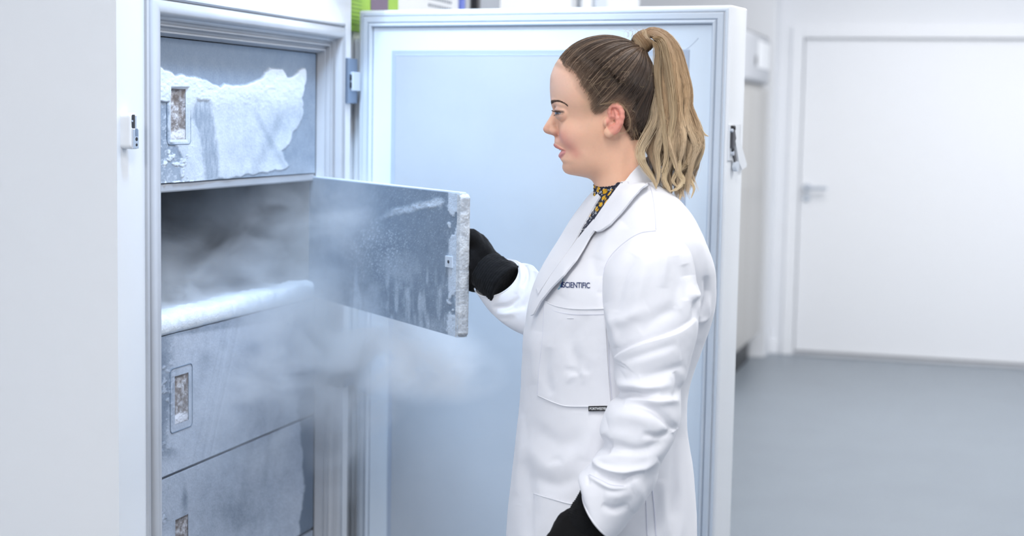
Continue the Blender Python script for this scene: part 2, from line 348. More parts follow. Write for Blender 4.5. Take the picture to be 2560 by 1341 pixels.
def surf_grid(name, O, ax, az, n, W, Hh, nx, nz, fn, m, parent, thick=0.02, cut=None, keep=None, us=None, vs=None):
    """plate with a dense front (displaced along n by fn) and a plain back"""
    O, ax, az, n = (np.asarray(q, float) for q in (O, ax, az, n))
    u = np.linspace(0, W, nx) if us is None else us; v = np.linspace(0, Hh, nz) if vs is None else vs
    nx, nz = len(u), len(v)
    UU, VV = np.meshgrid(u, v, indexing='ij'); P = O+UU[..., None]*ax+VV[..., None]*az
    px, py = proj(P); fr, disp = fn(px, py, UU, VV)
    P2 = P+disp[..., None]*n
    fc = grid_faces(nx, nz)
    if cut is not None:
        uc = (u[:-1]+u[1:])/2; vc = (v[:-1]+v[1:])/2; K = np.zeros((nx-1, nz-1), bool)
        for (a, b, c, d) in cut: K |= ((uc[:, None] > a) & (uc[:, None] < b) & (vc[None] > c) & (vc[None] < d))
        fc = fc[~K.ravel()]
    V = P2.reshape(-1, 3); frv = fr.ravel()
    if keep is not None:                       # keep only where the layer is thick enough
        kf = keep.ravel()[fc].any(1); fc = fc[kf]
    if thick:
        ring = [(i, 0) for i in range(nx)]+[(nx-1, j) for j in range(1, nz)]+[(i, nz-1) for i in range(nx-2, -1, -1)]+[(0, j) for j in range(nz-2, 0, -1)]
        ri = np.array([i*nz+j for i, j in ring]); B = P.reshape(-1, 3)[ri]-n*thick; off = len(V)
        V = np.vstack([V, B]); k = np.arange(len(ri)); k2 = (k+1) % len(ri)
        fc = np.vstack([fc, np.stack([ri[k], off+k, off+k2, ri[k2]], -1)]); frv = np.concatenate([frv, frv[ri]])
        c4 = len(V); V = np.vstack([V, [O-n*thick, O+ax*W-n*thick, O+ax*W+az*Hh-n*thick, O+az*Hh-n*thick]])
        fc = np.vstack([fc, [[c4, c4+3, c4+2, c4+1]]]); frv = np.concatenate([frv, [.2]*4])
    o = mesh_from(name, V, fc, m, parent)
    attr(o, 'frost', frv)
    o.data.polygons.foreach_set('use_smooth', np.ones(len(o.data.polygons), bool)); o.data.set_sharp_from_angle(angle=math.radians(60))
    return o
def warp(px, py, s, a, seed):
    nx_ = fbm(xy3(px, py, s, seed), 5)-.5; ny_ = fbm(xy3(px, py, s, seed+9.1), 5)-.5
    return px+nx_*a, py+ny_*a
X3 = np.array([1., 0, 0]); Z3 = np.array([0, 0, 1.]); NY = np.array([0, -1., 0])

def pocket(parent, x0, x1, z0, z1, yf, heap):
    """shallow handle recess lined with brownish frost, snow lying in it"""
    nu, nv = 34, 90; U1, V1 = np.meshgrid(np.linspace(0, 1, nu), np.linspace(0, 1, nv), indexing='ij')
    W_, H_ = x1-x0, z1-z0; X = x0+U1*W_; Z = z0+V1*H_
    nn = fbm(np.stack([X*150, Z*150, X*0], -1), 5); n2 = fbm(np.stack([X*45, Z*45, X*0+3], -1), 3)
    e = np.minimum(np.minimum(U1, 1-U1)*W_, np.minimum(V1, 1-V1)*H_); hp = smooth(.24, .02, V1+(n2-.5)*.14)*heap
    dep = ((.012-.006*n2-.006*U1)*(1-hp*.8)-nn*.003)*smooth(0, .005, e)
    o = mesh_from('slot_frost', np.stack([X, yf+dep+.0008, Z], -1).reshape(-1, 3), grid_faces(nu, nv), M['frost_pocket'], parent, True)
    attr(o, 'frost', np.clip(.30+(nn-.5)*2.2-.45*smooth(.90, 1, V1)+hp*2+smooth(.7, 1, U1)*.15, 0, 1).ravel()); return o
def bezel(parent, x0, x1, z0, z1, y, m, r=.004):
    """thin raised rim round the handle slot"""
    c = .008; pts = []
    for (cx_, cz_, a0) in ((x1-c, z1-c, 0), (x0+c, z1-c, 90), (x0+c, z0+c, 180), (x1-c, z0+c, 270)):
        for k in range(5):
            a = math.radians(a0+k*22.5); pts.append((cx_+c*math.cos(a), y, cz_+c*math.sin(a)))
    return tube('slot_rim', pts, .0010, m, parent, 6, True)

def axis_knots(lo, hi, n, extra):
    u = np.linspace(lo, hi, n); return np.unique(np.concatenate([u]+[np.array([e-1e-4, e]) for e in extra]))

# ---- inner door, top
T1 = [(380, 150), (385.6, 155), (398, 162), (408, 173.5), (430, 178), (438, 186.5), (452, 187), (464, 190), (490, 194), (512.5, 199.6), (531, 211), (546, 214.5), (557, 207), (579.6, 213), (606, 212.6), (624, 207), (654, 194), (661.6, 179), (676.6, 169.7), (702.7, 170.8), (714, 182.8), (717.6, 192), (725, 194), (743.7, 177), (754, 172), (763, 172), (762, 223.8), (755, 242.4), (761.6, 261), (755, 298), (736, 332), (721, 362), (706, 376.7), (714, 403), (723, 412), (714, 425), (661.6, 432.7), (531, 452), (449, 462), (452, 400), (440, 372), (418, 356), (416, 256), (380, 256)]
STROKE = [(488, 250), (521, 250), (533, 300), (540, 350), (545, 400), (548, 447), (512, 452), (508, 420), (504, 380), (496, 330), (476, 296)]
slot1 = (on_axis(427, 300, 1, Y1)[0], on_axis(464, 300, 1, Y1)[0], on_axis(445, 349, 1, Y1)[2], on_axis(445, 222, 1, Y1)[2])
def fn1(px, py, u, v):
    wx, wy = warp(px, py, .06, 12, 1.0); d = sdpoly(wx, wy, T1)
    ribs = fbm(xy3(px, py*.12, .35, 4.), 3)                       # streaks left where a hand wiped the frost
    body = smooth(2.0, -5.0, d)
    low = smooth(215, 300, py)                                      # thick and bright above, a thin film lower down
    film = .97-.30*low+.10*(fbm(xy3(px, py, .02, 8.), 4)-.5)*2
    swath = np.exp(-((px+.42*py-820)/16.)**2)*smooth(250, 300, py)*.20+np.exp(-((px-.55*py-480)/9.)**2)*smooth(250, 300, py)*.22
    film = film-swath+.12*smooth(395, 420, py)*smooth(470, 560, px)
    ds = sdpoly(*warp(px, py, .07, 10, 3.3), STROKE)
    st = smooth(5, -6, ds); film = film*(1-st*(.55+.35*(ribs-.5)*2))
    left = smooth(452, 405, px)*smooth(225, 262, py); 
    fr = body*film
    bits = smooth(.60, .70, fbm(xy3(px, py, .09, 2.), 5))*smooth(330, 400, py)*smooth(520, 430, px)*.7
    speck = smooth(.58, .70, fbm(xy3(px, py, .22, 5.), 4))*smooth(520, 400, px)*smooth(220, 280, py)*.30
    fr = np.clip(np.maximum(fr, .06+.14*smooth(120, 230, py)+.10*smooth(380, 440, py)+bits+speck), 0, 1)
    nse = fbm(xy3(px, py, .16, 6.), 5)
    big = fbm(xy3(px, py, .035, 16.), 3)
    disp = body*(.0012+.0018*(1-low)+.0014*(1-low)*nse+.0016*(1-low)*big+.0004*nse)*(1-.7*st)+bits*.0022
    wr = fbm(np.stack([px*.10, py*.05, px*0+2], -1), 3)
    disp += left*.0012*wr*smooth(380, 420, px+30)
    ds_ = np.maximum(np.maximum(427-px, px-464), np.maximum(222-py, py-349)); disp = disp*smooth(0, 6, ds_)
    return fr, disp
dx0 = 2.428; dx1 = on_axis(788.5, 300, 1, Y1)[0]
def inner_door(z0, z1, slot, fn, m, nx=330, nz=230, heap=1.0):
    a, b, c, d = slot; slot_l = (a-dx0, b-dx0, c-z0, d-z0)
    us = axis_knots(0, dx1-dx0, nx, slot_l[:2]); vs = axis_knots(0, z1-z0, nz, [q for q in slot_l[2:] if 0 < q < z1-z0])
    o = surf_grid('inner_door', (dx0, Y1, z0), X3, Z3, NY, dx1-dx0, z1-z0, nx, nz, fn, m, fz, .022, cut=[slot_l], us=us, vs=vs)
    pocket(o, a, b, max(c, z0), d, Y1, heap)
    return o
d1 = inner_door(1.372, 1.631, slot1, fn1, M['frost_door'], heap=1.0)
bz = (on_axis(416, 300, 1, Y1)[0], on_axis(475, 300, 1, Y1)[0], on_axis(445, 361, 1, Y1)[2], on_axis(445, 200, 1, Y1)[2])
bezel(d1, *bz, Y1-.0010, M['frost_open'])

def common_low(px, py, seed):
    g = fbm(xy3(px, py, .008, seed), 4); fine = fbm(xy3(px, py, .2, seed+2), 4)
    return g, fine
slot3 = (on_axis(437, 1000, 1, Y1)[0], on_axis(471, 1000, 1, Y1)[0], on_axis(450, 1058, 1, Y1)[2], on_axis(450, 938, 1, Y1)[2])
def fn3(px, py, u, v):
    g, fine = common_low(px, py, 21.)
    left = smooth(446, 408, px+26*(fbm(xy3(px, py, .03, 5.), 4)-.5)*2)*smooth(1165, 1120, py)
    right = smooth(748, 758, px+40*(fbm(xy3(px, py, .035, 7.), 4)-.5))*smooth(955, 985, py+(px-750)*.4)
    right = np.maximum(right, smooth(743, 756, px+30*(fbm(xy3(px, py, .05, 1.), 3)-.5))*.55)
    film = .70+.26*(g-.5)*2+.10*(fine-.5)*2
    scr = 0
    for k, (x0, w_) in enumerate(((560, 2.2), (571, 1.6), (583, 2.4), (590, 1.2), (550, 1.6))):
        xx = x0-(py-860)*(.19+.01*k); scr = scr+np.exp(-((px-xx)/w_)**2)*(.16 if k % 2 else -.12)
    sw = np.exp(-(((px-655)/38)**2+((py-960)/62)**2))*.25+np.exp(-(((px-510)/22)**2+((py-905)/40)**2))*.28
    film = film+scr-sw+.15*smooth(1040, 1130, py)
    bits = smooth(.56, .66, fbm(xy3(px, py, .11, 3.), 5))*.55
    fr = film*(1-left*.75)*(1-right*.95)+left*bits*.8
    fr = fr*(1-.5*smooth(852, 842, py-(391-px)*.14))
    disp = .0003*fine+left*bits*.0016
    return np.clip(fr, .03, 1), disp
d3 = inner_door(.8375, 1.0945, slot3, fn3, M['frost_door_grey'], heap=.9)
bz = (on_axis(425, 1000, 1, Y1)[0], on_axis(480, 1000, 1, Y1)[0], on_axis(450, 1076, 1, Y1)[2], on_axis(450, 917, 1, Y1)[2])
bezel(d3, *bz, Y1-.0004, M['frost_open'])
slot4 = (on_axis(438, 1300, 1, Y1)[0], on_axis(470, 1300, 1, Y1)[0], on_axis(455, 1415, 1, Y1)[2], on_axis(455, 1293, 1, Y1)[2])
def fn4(px, py, u, v):
    g, fine = common_low(px, py, 31.)
    right = smooth(750, 757, px+26*(fbm(xy3(px, py, .03, 7.), 4)-.5)+6*np.sin(py*.02))
    left = smooth(420, 395, px+24*(fbm(xy3(px, py, .03, 5.), 4)-.5)*2)
    film = .74+.26*(g-.5)*2+.12*(fine-.5)*2-np.exp(-(((px-590)/45)**2+((py-1285)/45)**2))*.35-np.exp(-(((px-462)/7)**2+((py-1250)/32)**2))*.5-np.exp(-(((px-668-.1*(1150-py))/7)**2+((py-1150)/60)**2))*.22
    dark = smooth(.55, .63, fbm(xy3(px, py*.6, .045, 6.), 4))*left*.5
    disp = .0003*fine+.0009*smooth(.5, .65, fine)*left
    fr = film*(1-right*.97)*(1-dark)
    return np.clip(fr, .02, 1), disp
d4 = inner_door(.579, .8315, slot4, fn4, M['frost_door_grey'], heap=.3)
d5 = inner_door(.30, .571, (2.53, 2.565, .36, .46), lambda px, py, u, v: (np.full(px.shape, .5), 0*px), M['frost_door_grey'], 30, 20)

# ---- floor of the open compartment with its thick snowy front lip
def lip():
    zt, zb = 1.127, 1.0965; n = 170; xs = np.linspace(ix0, 3.165, n)
    prf = [(0.060, zt+.001), (0.040, zt+.003), (0.020, zt+.003), (.006, zt+.001), (-.001, zt-.004), (-.003, zt-.014), (-.002, zb+.006), (.002, zb), (.05, zb)]
    # the shelf face leans back towards the hinge side
    V = np.array([[(x, Y1+y, z) for y, z in prf] for x in xs]); nn = fbm(V.reshape(-1, 3)*70, 4).reshape(n, -1); n2 = fbm(V.reshape(-1, 3)*18, 3).reshape(n, -1)
    ex = ((nn-.4)*.012+(n2-.5)*.010)*np.array([1, 1, 1, 1, .9, .6, .4, .2, 0]); V[..., 1] -= ex*.8; V[..., 2] += np.where(np.arange(len(prf)) < 5, ex, 0)
    o = mesh_from('snowy_shelf_lip', V.reshape(-1, 3), grid_faces(n, len(prf)), M['frost_white'], fz, True)
    attr(o, 'frost', np.clip(.75+(nn-.5)*1.2, 0, 1).ravel()); return o
lip()
U_, V_ = np.meshgrid(np.linspace(ix0, ix1, 90), np.linspace(Y1+.05, iy1-.01, 60), indexing='ij')
zz = 1.118+.012*fbm(np.stack([U_*14, V_*14, U_*0], -1), 4)
o = mesh_from('compartment_floor', np.stack([U_, V_, zz], -1).reshape(-1, 3), grid_faces(90, 60), M['frost_white'], fz, True); attr(o, 'frost', np.full(5400, .6))

# ---- the inner door standing open: hinged at the right of the opening
PA = math.radians(-133.8); PD = np.array([math.cos(PA), math.sin(PA), 0]); PN = np.array([PD[1], -PD[0], 0])   # PN: its inner face, towards the camera
PO = on_axis(772, 443, 1, 1.432); PW = .724; PH = .262; PT = .019
PB = np.array([PO[0], PO[1], PO[2]-PH])
def fnp(px, py, u, v):
    g = fbm(xy3(px, py, .012, 41.), 4); fine = fbm(xy3(px, py, .12, 43.), 5); gr = fbm(xy3(px*1.0, py, .62, 45.), 2)
    wx, wy = warp(px, py, .08, 16, 6.)
    dl, _, tl = sdline(wx, wy, [(952, 546), (985, 530), (1030, 521), (1065, 513), (1100, 507)])
    stroke = smooth(13, 2, dl*(1.15-.4*tl))*(.25+.75*tl)
    specks = smooth(.62, .78, gr)*np.exp(-(((px-945)/85)**2+((py-625)/75)**2))*.95
    specks2 = smooth(.66, .80, gr)*.30*smooth(860, 1000, px)
    streak = smooth(.45, .75, fbm(xy3(px, py*.16, .10, 47.), 4))*smooth(640, 720, py)*.45*smooth(850, 900, px)
    cloud = smooth(.42, .7, g)*.30*smooth(560, 720, py)
    rim = smooth(1117, 1127, wx+((py-480)*.012)+4*(g-.5))*(.4+.6*smooth(.4, .6, fine))
    rim = np.maximum(rim, smooth(1121, 1127, px+(py-480)*.014)*.8)*smooth(0.35, .5, .5+.5*np.sin(py*.031)+.3+ (fine-.5))
    base = .10+.10*smooth(900, 800, px)
    fr = base+np.maximum.reduce([stroke*.9, specks, specks2, streak, cloud, rim])
    return np.clip(fr, 0, 1), .0010*stroke*fine*2+.0008*rim+.0005*specks
pn = surf_grid('inner_door', PB, PD, Z3, PN, PW, PH, 330, 190, fnp, M['frost_open'], fz, PT)
pn['label'] = 'open inner door swung out towards the person'
# frosty white edge strip wrapped over its free end and top
def edge_strip():
    ns, na = 260, 18; s = np.linspace(0, PH, ns); an = np.linspace(0, 1, na); o_ = []
    prf = []
    for a in an:
        th = math.pi*a; prf.append((PW+.0045*math.sin(th)**.6*1.2+.0006, (.0008-(PT+.0016)*(1-math.cos(th))/2)))
    prf = [(PW-.008, .0014)]+prf+[(PW-.010, -PT-.0016)]
    ea = np.array(prf); P = PB+ea[None, :, 0, None]*PD+s[:, None, None]*Z3+ea[None, :, 1, None]*PN
    nn = fbm(P.reshape(-1, 3)*130, 4).reshape(ns, -1); n2 = fbm(P.reshape(-1, 3)*32, 3).reshape(ns, -1)
    P = P+PD*((nn-.4)*.0016+(n2-.5)*.0016)[..., None]+PN*((n2-.5)*.0016*(ea[:, 1] > -.004))[..., None]
    # bevelled corners
    cr = smooth(0, .008, s)*smooth(PH, PH-.008, s); P = P-PD*((1-cr)*.006)[:, None, None]*(ea[:, 0] > PW-.001)[None, :, None]
    o = mesh_from('frosted_edge', P.reshape(-1, 3), grid_faces(ns, len(prf)), M['frost_edge'], pn, True)
    attr(o, 'frost', np.clip(.55+(nn-.5)*1.6+(n2-.5)*1.4, 0, 1).ravel())
edge_strip()
f = MB(T=(Vector(PB), Vector(PD), Vector(PN), Vector(Z3)))
f.box((-.004, -PT*.8, PH-.0005), (PW-.004, -.0015, PH+.0025), .0008)
o = f.build('top_rim', M['alu'], pn)
bz0 = (1128-1107)/FPX*2.83/.95
f = MB(T=(Vector(PB), Vector(PD), Vector(PN), Vector(Z3)))
f.box((PW-.050, 0.0, PH-.137), (PW-.022, .0030, PH-.116), .0006)
bk = f.build('catch_plate', M['alu'], pn)
f = MB(T=(Vector(PB), Vector(PD), Vector(PN), Vector(Z3)))
f.cyl((PW-.035, .0025, PH-.1262), (PW-.035, .0042, PH-.1262), .0030, 18); f.build('screw', M['darkmetal'], pn)
# outer face: slot that the hand holds
f = MB(T=(Vector(PB), Vector(PD), Vector(PN), Vector(Z3)))
f.box((PW-.150, -PT-.006, .055), (PW-.075, -PT, .205), .002); f.build('handle_surround', M['steel'], pn)
f = MB(T=(Vector(PB), Vector(PD), Vector(PN), Vector(Z3)))
f.box((PW-.092, -PT-.024, .060), (PW-.080, -PT-.005, .200), .003); f.build('pull_handle', M['steel'], pn)
for hz in (.03, PH-.05):
    MB().cyl((PO[0]+.002, PO[1]-.012, PO[2]-PH+hz), (PO[0]+.002, PO[1]-.012, PO[2]-PH+hz+.03), .006, 16).build('hinge_pin', M['chrome'], fz)

# ---- the big outer door, open about 98 degrees
DA = math.radians(-98.3); DD = np.array([math.cos(DA), math.sin(DA), 0]); DT = np.array([-DD[1], DD[0], 0]); DO = np.array([3.332, 1.38, 1.736])
DW, DHt, DTH = .8765, 1.50, .108
def dm(): return MB(T=(Vector(DO), Vector(DD), Vector(DT), Vector(Z3)))
f = dm(); f.box((0, .0, -DHt), (DW, DTH, 0), .004, 3)
od = f.build('outer_door', M['white'], fz, ang=40)
def ring(prof_, name, m, sm=True):
    V = []; F_ = []
    for i_, t_ in prof_: V += [(i_, t_, -DHt+i_), (DW-i_, t_, -DHt+i_), (DW-i_, t_, -i_), (i_, t_, -i_)]
    for i in range(len(prof_)-1):
        for k in range(4): F_.append((i*4+k, (i+1)*4+k, (i+1)*4+(k+1) % 4, i*4+(k+1) % 4))
    W_ = [DO+DD*a+DT*b+Z3*c for a, b, c in V]; o = mesh_from(name, W_, F_, m, od)
    o.data.polygons.foreach_set('use_smooth', np.ones(len(o.data.polygons), bool)); o.data.set_sharp_from_angle(angle=math.radians(45)); return o
ring([(.0065, .002), (.0065, -.003), (.0075, -.004), (.0115, -.004), (.0125, -.003), (.0128, .0005), (.0150, .0008), (.0152, -.006), (.0165, -.0085), (.0265, -.0085), (.0275, -.007), (.0278, -.004), (.0295, -.004), (.0300, -.0085), (.0325, -.0115), (.0355, -.0115), (.0375, -.009), (.0380, .003)], 'magnetic_gasket', M['alu'])
f = dm(); f.box((.037, -.0012, -DHt+.037), (DW-.037, .004, -.037)); f.build('door_liner', M['liner'], od)
# raised liner panel with bevelled border
f = dm(); t = bmesh.new()
def rr(i_, t_): return [t.verts.new(c) for c in ((i_, t_, -DHt+i_+.003), (DW-i_, t_, -DHt+i_+.003), (DW-i_, t_, -i_-.003), (i_, t_, -i_-.003))]
rs = [rr(.0865, -.0012), rr(.0875, -.0030), rr(.0965, -.0030), rr(.0975, -.0045), rr(.0990, -.0045)]
for a, b in zip(rs[:-1], rs[1:]):
    for k in range(4): t.faces.new([a[k], a[(k+1) % 4], b[(k+1) % 4], b[k]])
f.add(t); f.build('panel_border', M['border'], od)
ring([(.0362, -.0100), (.0366, -.0022), (.0392, -.0020), (.0396, .003)], 'gasket_shadow', M['shadow_gap'])  # dark ring painting the shadow line between gasket and liner
f = dm(); f.box((.0985, -.004, -DHt+.1015), (DW-.0985, .003, -.1015)); f.build('inner_panel', M['steel'], od)
sc_ = []
for x_, y_ in catmull([(1746, 95), (1739, 103), (1724, 117), (1708, 128), (1697, 140)], 24):
    d_ = ray(x_, y_); t_ = ((DO-DT*.0016-CAM)@DT)/(d_@DT); sc_.append(CAM+d_*t_)
tube('scratch', sc_, .0005, M['border'], od, 5, rad=np.linspace(.0005, .0001, 24))
# ---- latch on the free edge of the outer door: housing, cam, bent lever
LZ = [on_axis(1830, y, 0, 3.21)[2]-DO[2] for y in (312, 405, 430)]
zt = LZ[0]
def uvz(u_, v_, d_): return (DW+d_, u_, zt+v_)
f = dm(); f.prism([(.002, 0), (.028, 0), (.030, -.004), (.030, -.066), (.026, -.073), (.002, -.073)], uvz, 0, .0035); la = f.build('latch', M['white'], od, ang=30)
f = dm(); f.prism([(.020, .0005), (.056, .0005), (.0595, -.003), (.0590, -.032), (.112, -.082), (.110, -.088), (.080, -.094), (.074, -.090), (.058, -.078), (.034, -.046), (.024, -.030), (.020, -.028)], uvz, .0060, .0085); f.build('latch_lever', M['white'], od)
f = dm(); f.prism([(.0565, .0005), (.0595, -.003), (.0590, -.032), (.0565, -.031)], uvz, 0, .0085); f.build('lever_flange', M['white'], od)
f = dm(); f.cyl((DW+.003, .037, zt-.086), (DW+.012, .037, zt-.086), .0105, 32); f.build('lever_knob', M['alu'], od, ang=40)
f = dm(); f.prism([(.005, -.016), (.016, -.012), (.026, -.028), (.020, -.034), (.018, -.048), (.006, -.048)], uvz, .004, .010); f.prism([(.017, -.032), (.030, -.034), (.026, -.048), (.040, -.076), (.032, -.078), (.020, -.056)], uvz, .004, .0075); f.build('latch_mechanism', M['darkmetal'], od)
f = dm(); f.cyl((DW+.0035, .006, zt-.012), (DW+.009, .006, zt-.012), .0042, 28); f.build('roller', M['chrome'], od, ang=40)
f = dm(); f.cyl((DW+.0035, .014, zt-.058), (DW+.0095, .014, zt-.058), .0050, 28); f.build('roller', M['chrome'], od, ang=40)
f = dm(); f.prism([(.006, -.002), (.018, -.002), (.022, -.005), (.022, -.011), (.012, -.012), (.012, -.009), (.018, -.009), (.018, -.006), (.006, -.006)], uvz, .004, .0095); f.build('latch_hook', M['black'], od)
# ---- hinges on the front face
for (pa, pb) in ((145, 258), (862, 965)):
    za = on_axis(862, pa, 1, FY)[2]; zb_ = on_axis(862, pb, 1, FY)[2]
    f = MB(); f.box((3.245, FY-.012, zb_), (3.250, FY, za), .001); f.box((3.250, FY-.006, zb_), (3.310, FY+.001, za), .001)
    hg = f.build('hinge', M['hinge'], fz)
    MB().box((3.272, FY-.012, zb_+.028), (3.315, FY-.005, za-.030), .001).build('hinge_leaf', M['alu'], hg)
    MB().box((3.268, FY-.0085, zb_+.034), (3.2725, FY-.0045, zb_+.047)).box((3.268, FY-.0085, za-.049), (3.2725, FY-.0045, za-.036)).build('hinge_slot', M['black'], hg)
    MB().cyl((3.326, FY+.006, zb_+.004), (3.326, FY+.006, za-.004), .005, 18).build('hinge_pin', M['hinge'], hg)
# ---- strike for the latch, on the front face left of the opening
sx0, sx1 = on_axis(301, 330, 1, FY)[0], on_axis(326, 330, 1, FY)[0]
stz1, stz0 = on_axis(320, 282, 1, FY)[2], on_axis(320, 372, 1, FY)[2]
def rrect(x0, x1, z0, z1, r, left=True, right=False, n=6):
    P = []
    for (cx_, cz_, a0, on) in ((x1-r, z1-r, 0, right), (x0+r, z1-r, 90, left), (x0+r, z0+r, 180, left), (x1-r, z0+r, 270, right)):
        if on: P += [(cx_+r*math.cos(math.radians(a0+k*90/n)), cz_+r*math.sin(math.radians(a0+k*90/n))) for k in range(n+1)]
        else: P.append({0: (x1, z1), 270: (x1, z0), 90: (x0, z1), 180: (x0, z0)}[a0])
    return P
sxe = sx0+.021; sd_ = .0185
f = MB(); f.prism(rrect(sx0, sxe, stz0, stz1, .008), lambda u_, v_, d_: (u_, FY-d_, v_), 0, sd_)
st = f.build('latch_strike', M['white'], fz)
bmx = bmesh.new(); bmx.from_mesh(st.data); bmesh.ops.bevel(bmx, geom=[e for e in bmx.edges if all(abs(v.co.y-(FY-sd_)) < 1e-5 for v in e.verts) and max(v.co.x for v in e.verts) < sxe-1e-4], offset=.0035, segments=4, profile=.5, affect='EDGES'); bmx.to_mesh(st.data); bmx.free()
yf_ = FY-sd_
f = MB(); f.prism(rrect(sx0+.0045, sx0+.0135, stz1-.0255, stz1-.003, .003), lambda u_, v_, d_: (u_, yf_-d_, v_), 0, .0006); f.build('strike_opening', M['black'], st)
f = MB(); f.box((sx0+.0140, yf_-.001, stz1-.027), (sx0+.0185, yf_+.001, stz1-.004), .0004); f.build('strike_edge', M['chrome'], st)
f = MB(); f.box((sx0+.0045, yf_-.0022, stz0+.0008), (sxe+.0025, yf_+.001, stz1-.0265), .0006); f.build('strike_plate', M['chrome'], st)
f = MB(); f.box((sx0+.0125, yf_-.0026, stz0+.021), (sx0+.020, yf_-.0018, stz1-.026), .0002); f.build('strike_slot', M['hinge'], st)
for zq, rq in ((.0165, .0032), (.0070, .0024)): MB().cyl((sx0+.0165, yf_-.0019, stz0+zq), (sx0+.0165, yf_-.0027, stz0+zq), rq, 24).build('screw_hole', M['black'], st)
MB().cyl((sx0+.0052, yf_, stz1-.0135), (sx0+.0052, yf_-.0016, stz1-.0135), .0017, 18).build('pin', M['chrome'], st)

# ================================================================== MORE FREEZERS DOWN THE ROW (blurred)
def far_freezer(x0, x1, top, label):
    t = empty('upright_freezer', ((x0+x1)/2, 1.8, 0)); tag(t, label, 'freezer', 'closed white freezers in the row')
    MB().box((x0, 1.405, .10), (x1, 2.17, top), .012).build('cabinet', M['white'], t)
    MB().box((x0+.012, 1.355, .16), (x1-.012, 1.404, 1.675), .008).build('closed_door', M['white'], t)
    for sx in (x0+.1, x1-.1):
        MB().cyl((sx, 1.5, .0), (sx, 1.5, .10), .028, 20).build('foot', M['black'], t)
        MB().cyl((sx, 2.08, .0), (sx, 2.08, .10), .028, 20).build('foot', M['black'], t)
    return t
for sx in (FX0+.1, FX1-.1):
    for sy in (FY+.12, FB-.1): MB().cyl((sx, sy, 0), (sx, sy, .035), .024, 20).build('caster', M['black'], fz)
a = far_freezer(3.345, 4.165, 2.06, 'closed white freezer right behind the open outer door, with a green notice')
f = MB()
for r in range(6):
    for c in range(10): f.cyl((3.86+c*.019, 1.4045, 1.86-r*.018), (3.86+c*.019, 1.4025, 1.86-r*.018), .0045, 8)
g = f.build('vent_holes', M['screen'], a); g['kind'] = 'stuff'
MB().box((4.10, 1.398, 1.78), (4.135, 1.406, 1.90), .002).build('blue_badge', M['blue'], a)
b = far_freezer(4.20, 5.32, 2.06, 'closed white freezer with a grey display, second behind the open one')
MB().box((4.20, 1.385, 1.74), (4.232, 1.404, 1.93), .003).build('display_bezel', M['black'], b)
MB().box((4.24, 1.392, 1.74), (4.44, 1.404, 1.87), .003).build('display', M['screen'], b)
c = far_freezer(5.36, 6.40, 2.06, 'closed white freezer farthest of the white ones in the row')
MB().box((5.37, 1.392, 1.80), (5.40, 1.404, 1.98), .003).build('display_bezel', M['screen'], c)
MB().box((5.60, 1.392, 1.80), (5.78, 1.404, 1.95), .003).build('display', M['alu'], c)
# green notice hanging on the freezer behind
t = empty('notice', (3.40, 1.40, 1.72)); tag(t, 'bright green printed notice hanging above the open door', 'sign')
MB().box((3.322, 1.3965, 1.690), (3.62, 1.3985, 1.96), 0).build('sheet', M['green'], t)
f = MB()
for k in range(9): f.box((3.328, 1.3958, 1.705+k*.009), (3.386, 1.3963, 1.7072+k*.009))
f.build('small_print', M['green2'], t)
MB().box((3.44, 1.3955, 1.745), (3.55, 1.3963, 1.83)).build('purple_picture', M['purple'], t)
t = empty('handle_bracket', (3.2, 1.37, 1.76)); tag(t, 'clear plastic bracket with a metal rod above the freezer opening', 'bracket')
f = MB(); f.box((3.17, 1.30, 1.782), (3.40, 1.379, 1.788), .001); f.build('clear_shelf', M['glass'], t)
MB().cyl((3.18, 1.355, 1.794), (3.262, 1.355, 1.794), .008, 16).build('metal_rod', M['chrome'], t)
# ================================================================== STEEL FRIDGE AT THE END
t = empty('steel_fridge', (9.6, 1.85, 0)); tag(t, 'tall warm grey double-door steel fridge at the far end beside the white door', 'fridge')
gx0_, gx1_ = 8.58, 9.84; ty = 1.335
MB().box((gx0_, ty+.03, .17), (gx1_, 2.1, 2.03), .02, 4).build('cabinet', M['fridge'], t)
MB().box((gx0_+.005, ty, .18), ((gx0_+gx1_)/2-.004, ty+.032, 1.70), .008).build('door', M['fridge'], t)
MB().box(((gx0_+gx1_)/2+.004, ty, .18), (gx1_-.005, ty+.032, 1.70), .008).build('door', M['fridge'], t)
MB().box((gx0_+.005, ty-.01, 1.73), (gx1_-.005, ty+.032, 2.02), .03, 4).build('header_panel', M['trim'], t)
MB().cyl(((gx0_+gx1_)/2+.02, ty-.015, 1.86), ((gx0_+gx1_)/2+.02, ty-.005, 1.86), .03, 24).build('lock', M['darkmetal'], t)
MB().box(((gx0_+gx1_)/2+.10, ty-.014, 1.82), (gx1_-.05, ty-.008, 1.98), .003).build('display', M['white'], t)
MB().box((gx0_+.02, ty+.06, .0), (gx1_-.04, 2.08, .17), .01).build('underside_shade', M['black'], t)  # black box in place of the shaded gap under the raised fridge
